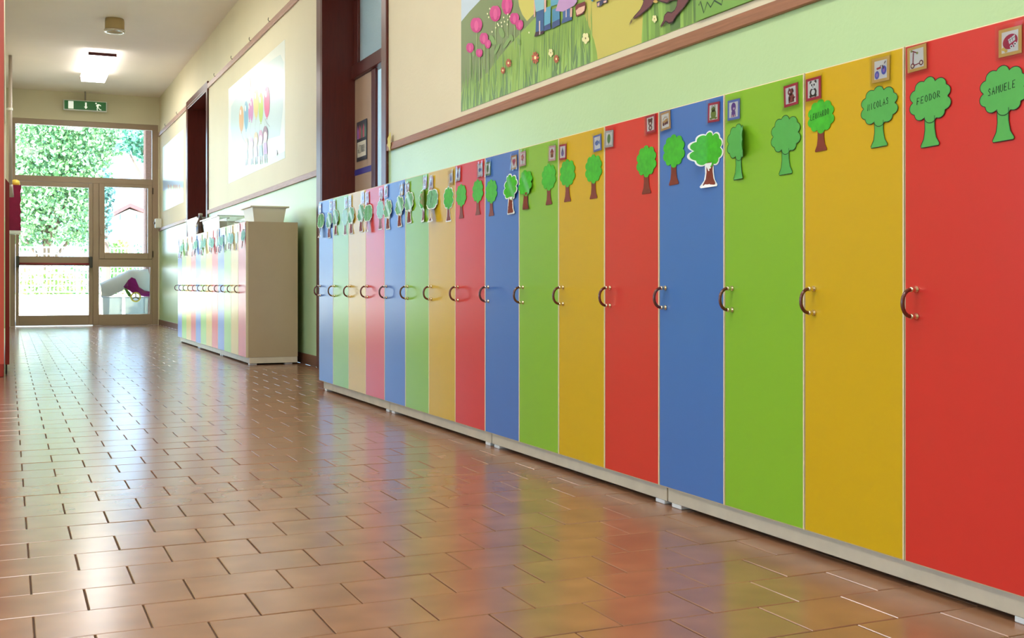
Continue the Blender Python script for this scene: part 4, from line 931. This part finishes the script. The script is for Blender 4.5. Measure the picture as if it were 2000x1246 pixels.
# fence on a low wall
FY = 29.0
b = MB(); b.box(-12, 20, FY - .12, FY + .12, -.05, .40, .01); b.box(-12, 20, FY - .5, FY - .12, -.05, .10, .01)
b.build('low_wall', mat('low_wall_white', (230, 226, 214), .8, .2), label='low white wall under the fence outside', cat='low wall')
t = thing('grid_fence', 'pale metal grid fence beyond the exit door', 'fence', (0, FY, .40))
M_fence = mat('fence_grey', (150, 158, 172), .5)
for k in range(-4, 9): MB().box(k * 1.5 - .03, k * 1.5 + .03, -.03, .03, .0005, 1.18, .004).build('fence_post', M_fence, t)
for k in range(-4, 8):
    q = MB()
    for i in range(17): q.box(k * 1.5 + .06 + i * .085 - .012, k * 1.5 + .06 + i * .085 + .012, -.01, .01, .05, 1.13)
    for z in [.06 + .15 * i for i in range(8)]: q.box(k * 1.5 + .03, k * 1.5 + 1.47, -.014, .014, z - .015, z + .015)
    o = q.build('grid_panel', M_fence, t)
# vegetation
def leaves(name, blobs, n, size, m, parent, seed):
    r = random.Random(seed); V = []; Fs = []
    tot = sum(b_[3] * b_[4] * b_[5] for b_ in blobs)
    for (x, y, z, rx, ry, rz) in blobs:
        for i in range(int(n * rx * ry * rz / tot)):
            while True:
                p = Vector((r.uniform(-1, 1), r.uniform(-1, 1), r.uniform(-1, 1)))
                if .25 < p.length <= 1: break
            c = Vector((x + p.x * rx, y + p.y * ry, z + p.z * rz))
            a = Vector((r.gauss(0, 1), r.gauss(0, 1), r.gauss(0, 1) - .4)).normalized(); s = a.cross(Vector((r.gauss(0, 1), r.gauss(0, 1), r.gauss(0, 1)))).normalized()
            k = size * r.uniform(.6, 1.3); w = k * .36; b0 = len(V)
            V += [tuple(c - a * k * .5), tuple(c - s * w + a * k * .05), tuple(c + a * k * .5), tuple(c + s * w + a * k * .05)]
            Fs.append((b0, b0 + 1, b0 + 2, b0 + 3))
    b = MB(); b.raw(V, Fs); return b.build(name, m, parent, kind='stuff')
def leaf_mat(name, rgb):
    m = mat(name, rgb, .45, .5, noise=.3, nscale=2.5); bb = m.node_tree.nodes['Principled BSDF']
    return m
def tree(name, base, blobs, n, size, rgb, label, seed, trunk=.14):
    t = thing(name, label, 'tree' if trunk > .1 else 'shrub', base)
    bl = [(x - base[0], y - base[1], z - base[2], a, b_, c) for x, y, z, a, b_, c in blobs]
    leaves('foliage', bl, n, size, leaf_mat('leaf_%s_%d' % (name, seed), rgb), t, seed)
    m = mat('bark', (120, 100, 84), .8, .2); q = MB(); th_ = 2.4 if trunk > .06 else bl[0][2] * .8
    q.tube([(0, 0, 0), (.05, 0, th_ * .5), (-.03, 0, th_)], [trunk, trunk * .8, trunk * .6], 8)
    tk = q.build('trunk', m, t)
    for x, y, z, *_ in bl[:6]: MB().tube([(0, 0, min(1.6, z * .5)), (x * .5, y * .5, z * .75), (x, y, z)], [trunk * .5, trunk * .35, trunk * .12], 6).build('branch', m, t)
def X(px, s): return far_pt(px, 400, s)[0]
def Zp(py, s): return far_pt(100, py, s)[1]
S = 34
tree('leafy_tree', (X(90, S), S, -.05), [(X(60, S), S, Zp(330, S), 1.3, 1.5, 1.5), (X(120, S), S + .5, Zp(270, S), 1.6, 1.6, 1.2), (X(110, S), S - .3, Zp(400, S), 1.4, 1.4, 1.2), (X(165, S), S, Zp(330, S), .75, 1.2, 1.3), (X(30, S), S, Zp(440, S), .9, 1.2, .8), (X(160, S), S, Zp(440, S), .5, .9, .8), (X(225, S), S + 1, Zp(255, S), .9, 1.2, .5), (X(150, S), S + .5, Zp(235, S), 1.6, 1.2, .6)], 15000, .13, (108, 150, 96), 'large sunlit leafy tree filling the left of the exit glazing', 11)
tree('maple_tree', (X(330, 31), 31, -.05), [(X(272, 31), 31, Zp(262, 31), .5, .7, .35), (X(300, 31), 31, Zp(270, 31), .6, .8, .6), (X(245, 31), 31, Zp(278, 31), .25, .4, .2)], 1800, .14, (90, 150, 120), 'maple branches hanging in at the top right of the transom', 12)
tree('slim_tree', (X(203, 27), 27, -.05), [(X(206, 27), 27, Zp(400, 27), .16, .3, .9), (X(212, 27), 27, Zp(380, 27), .16, .2, .3)], 500, .11, (104, 146, 132), 'slim grey-green sapling at the left edge of the right sash', 13, .11)
for i, (px, hgt, w_, c, lab) in enumerate(((215, 470, .9, (130, 180, 90), 'pale green shrub left of the three in front of the far house'), (238, 462, .7, (150, 190, 90), 'tallest light shrub in the middle before the far house'), (268, 472, 1.0, (100, 150, 110), 'dark feathery shrub at right before the far house'), (90, 520, 1.8, (150, 176, 90), 'low hedge bush behind the grid fence at left'), (160, 515, 1.3, (120, 170, 110), 'round bush behind the grid fence at centre'))):
    s = (38, 41, 44, 30.4, 32.4)[i]; z = Zp(hgt, s)
    tree('garden_shrub', (X(px, s), s, -.05), [(X(px, s), s, z * .55, w_ * .55, .6, z * .45)], 900, .13, c, lab, 20 + i, .05)
# far house seen in the right sash
HS = 70
hx0, hz = far_pt(221, 416, HS); hx1, _ = far_pt(286, 416, HS); ap, az = far_pt(253, 405, HS); _, lz = far_pt(253, 480, HS)
t = thing('far_house', 'cream gabled house with brown eaves far beyond the fence', 'house', (0, HS, 0))
b = MB(); P0 = [(hx0 + .4, lz - 3.2), (hx1 - .1, lz - 3.2), (hx1 - .1, hz), (ap, az - .1), (hx0 + .4, hz)]
b.face([(x, 0, z) for x, z in P0]); b.face([(x, 6, z) for x, z in P0[::-1]])
for i in range(5):
    a, c = P0[i], P0[(i + 1) % 5]; b.face([(a[0], 6, a[1]), (c[0], 6, c[1]), (c[0], 0, c[1]), (a[0], 0, a[1])])
b.build('wall', mat('house_cream', (236, 228, 206), .8, .2), t)
M_roof = mat('house_roof', (104, 70, 70), .8, .2)
for (xa, za, xb, zb) in ((hx0, hz - .16, ap, az), (ap, az, hx1 + .3, hz - .16)):
    b = MB(); V = [(xa, -.5, za), (xb, -.5, zb), (xb, 6.5, zb), (xa, 6.5, za)]; V += [(p[0], p[1], p[2] + .22) for p in V]
    b.raw(V, [(0, 1, 2, 3), (7, 6, 5, 4), (0, 4, 5, 1), (1, 5, 6, 2), (2, 6, 7, 3), (3, 7, 4, 0)]); b.build('roof_slope', M_roof, t)
for px in (234, 266):
    xa, za = far_pt(px - 4, 418, HS); xb, zb = far_pt(px + 4, 431, HS)
    w = MB().box(xa, xb, -.06, .06, zb, za, .01).build('window', mat('house_shutter', (150, 176, 180), .6), t)
    MB().box(xa + .15, (xa + xb) / 2, -.09, -.06, zb + .05, za - .05).build('pane', mat('house_glass', (90, 110, 130), .15), w)
bx0, bz1 = far_pt(10, 283, 52); bx1, bz0 = far_pt(56, 345, 52)
t = thing('white_house', 'white building corner with shutters behind the tree at left', 'house', (0, 52, 0))
MB().box(bx0 - 6, bx1, 0, 6, 0, bz1).build('wall', mat('house_white', (238, 236, 228), .8, .2), t)
MB().box(bx0 - 6.2, bx1 + .25, -.3, 6.2, bz1, bz1 + .2).build('roof_edge', mat('house_eave', (206, 198, 190), .8, .2), t)
for i in range(8): MB().box(bx1 - .75, bx1 - .2, -.05, -.001, bz0 + .1 + i * .13, bz0 + .2 + i * .13).build('shutter_slat', mat('shutter_pale', (206, 214, 206), .6), t)
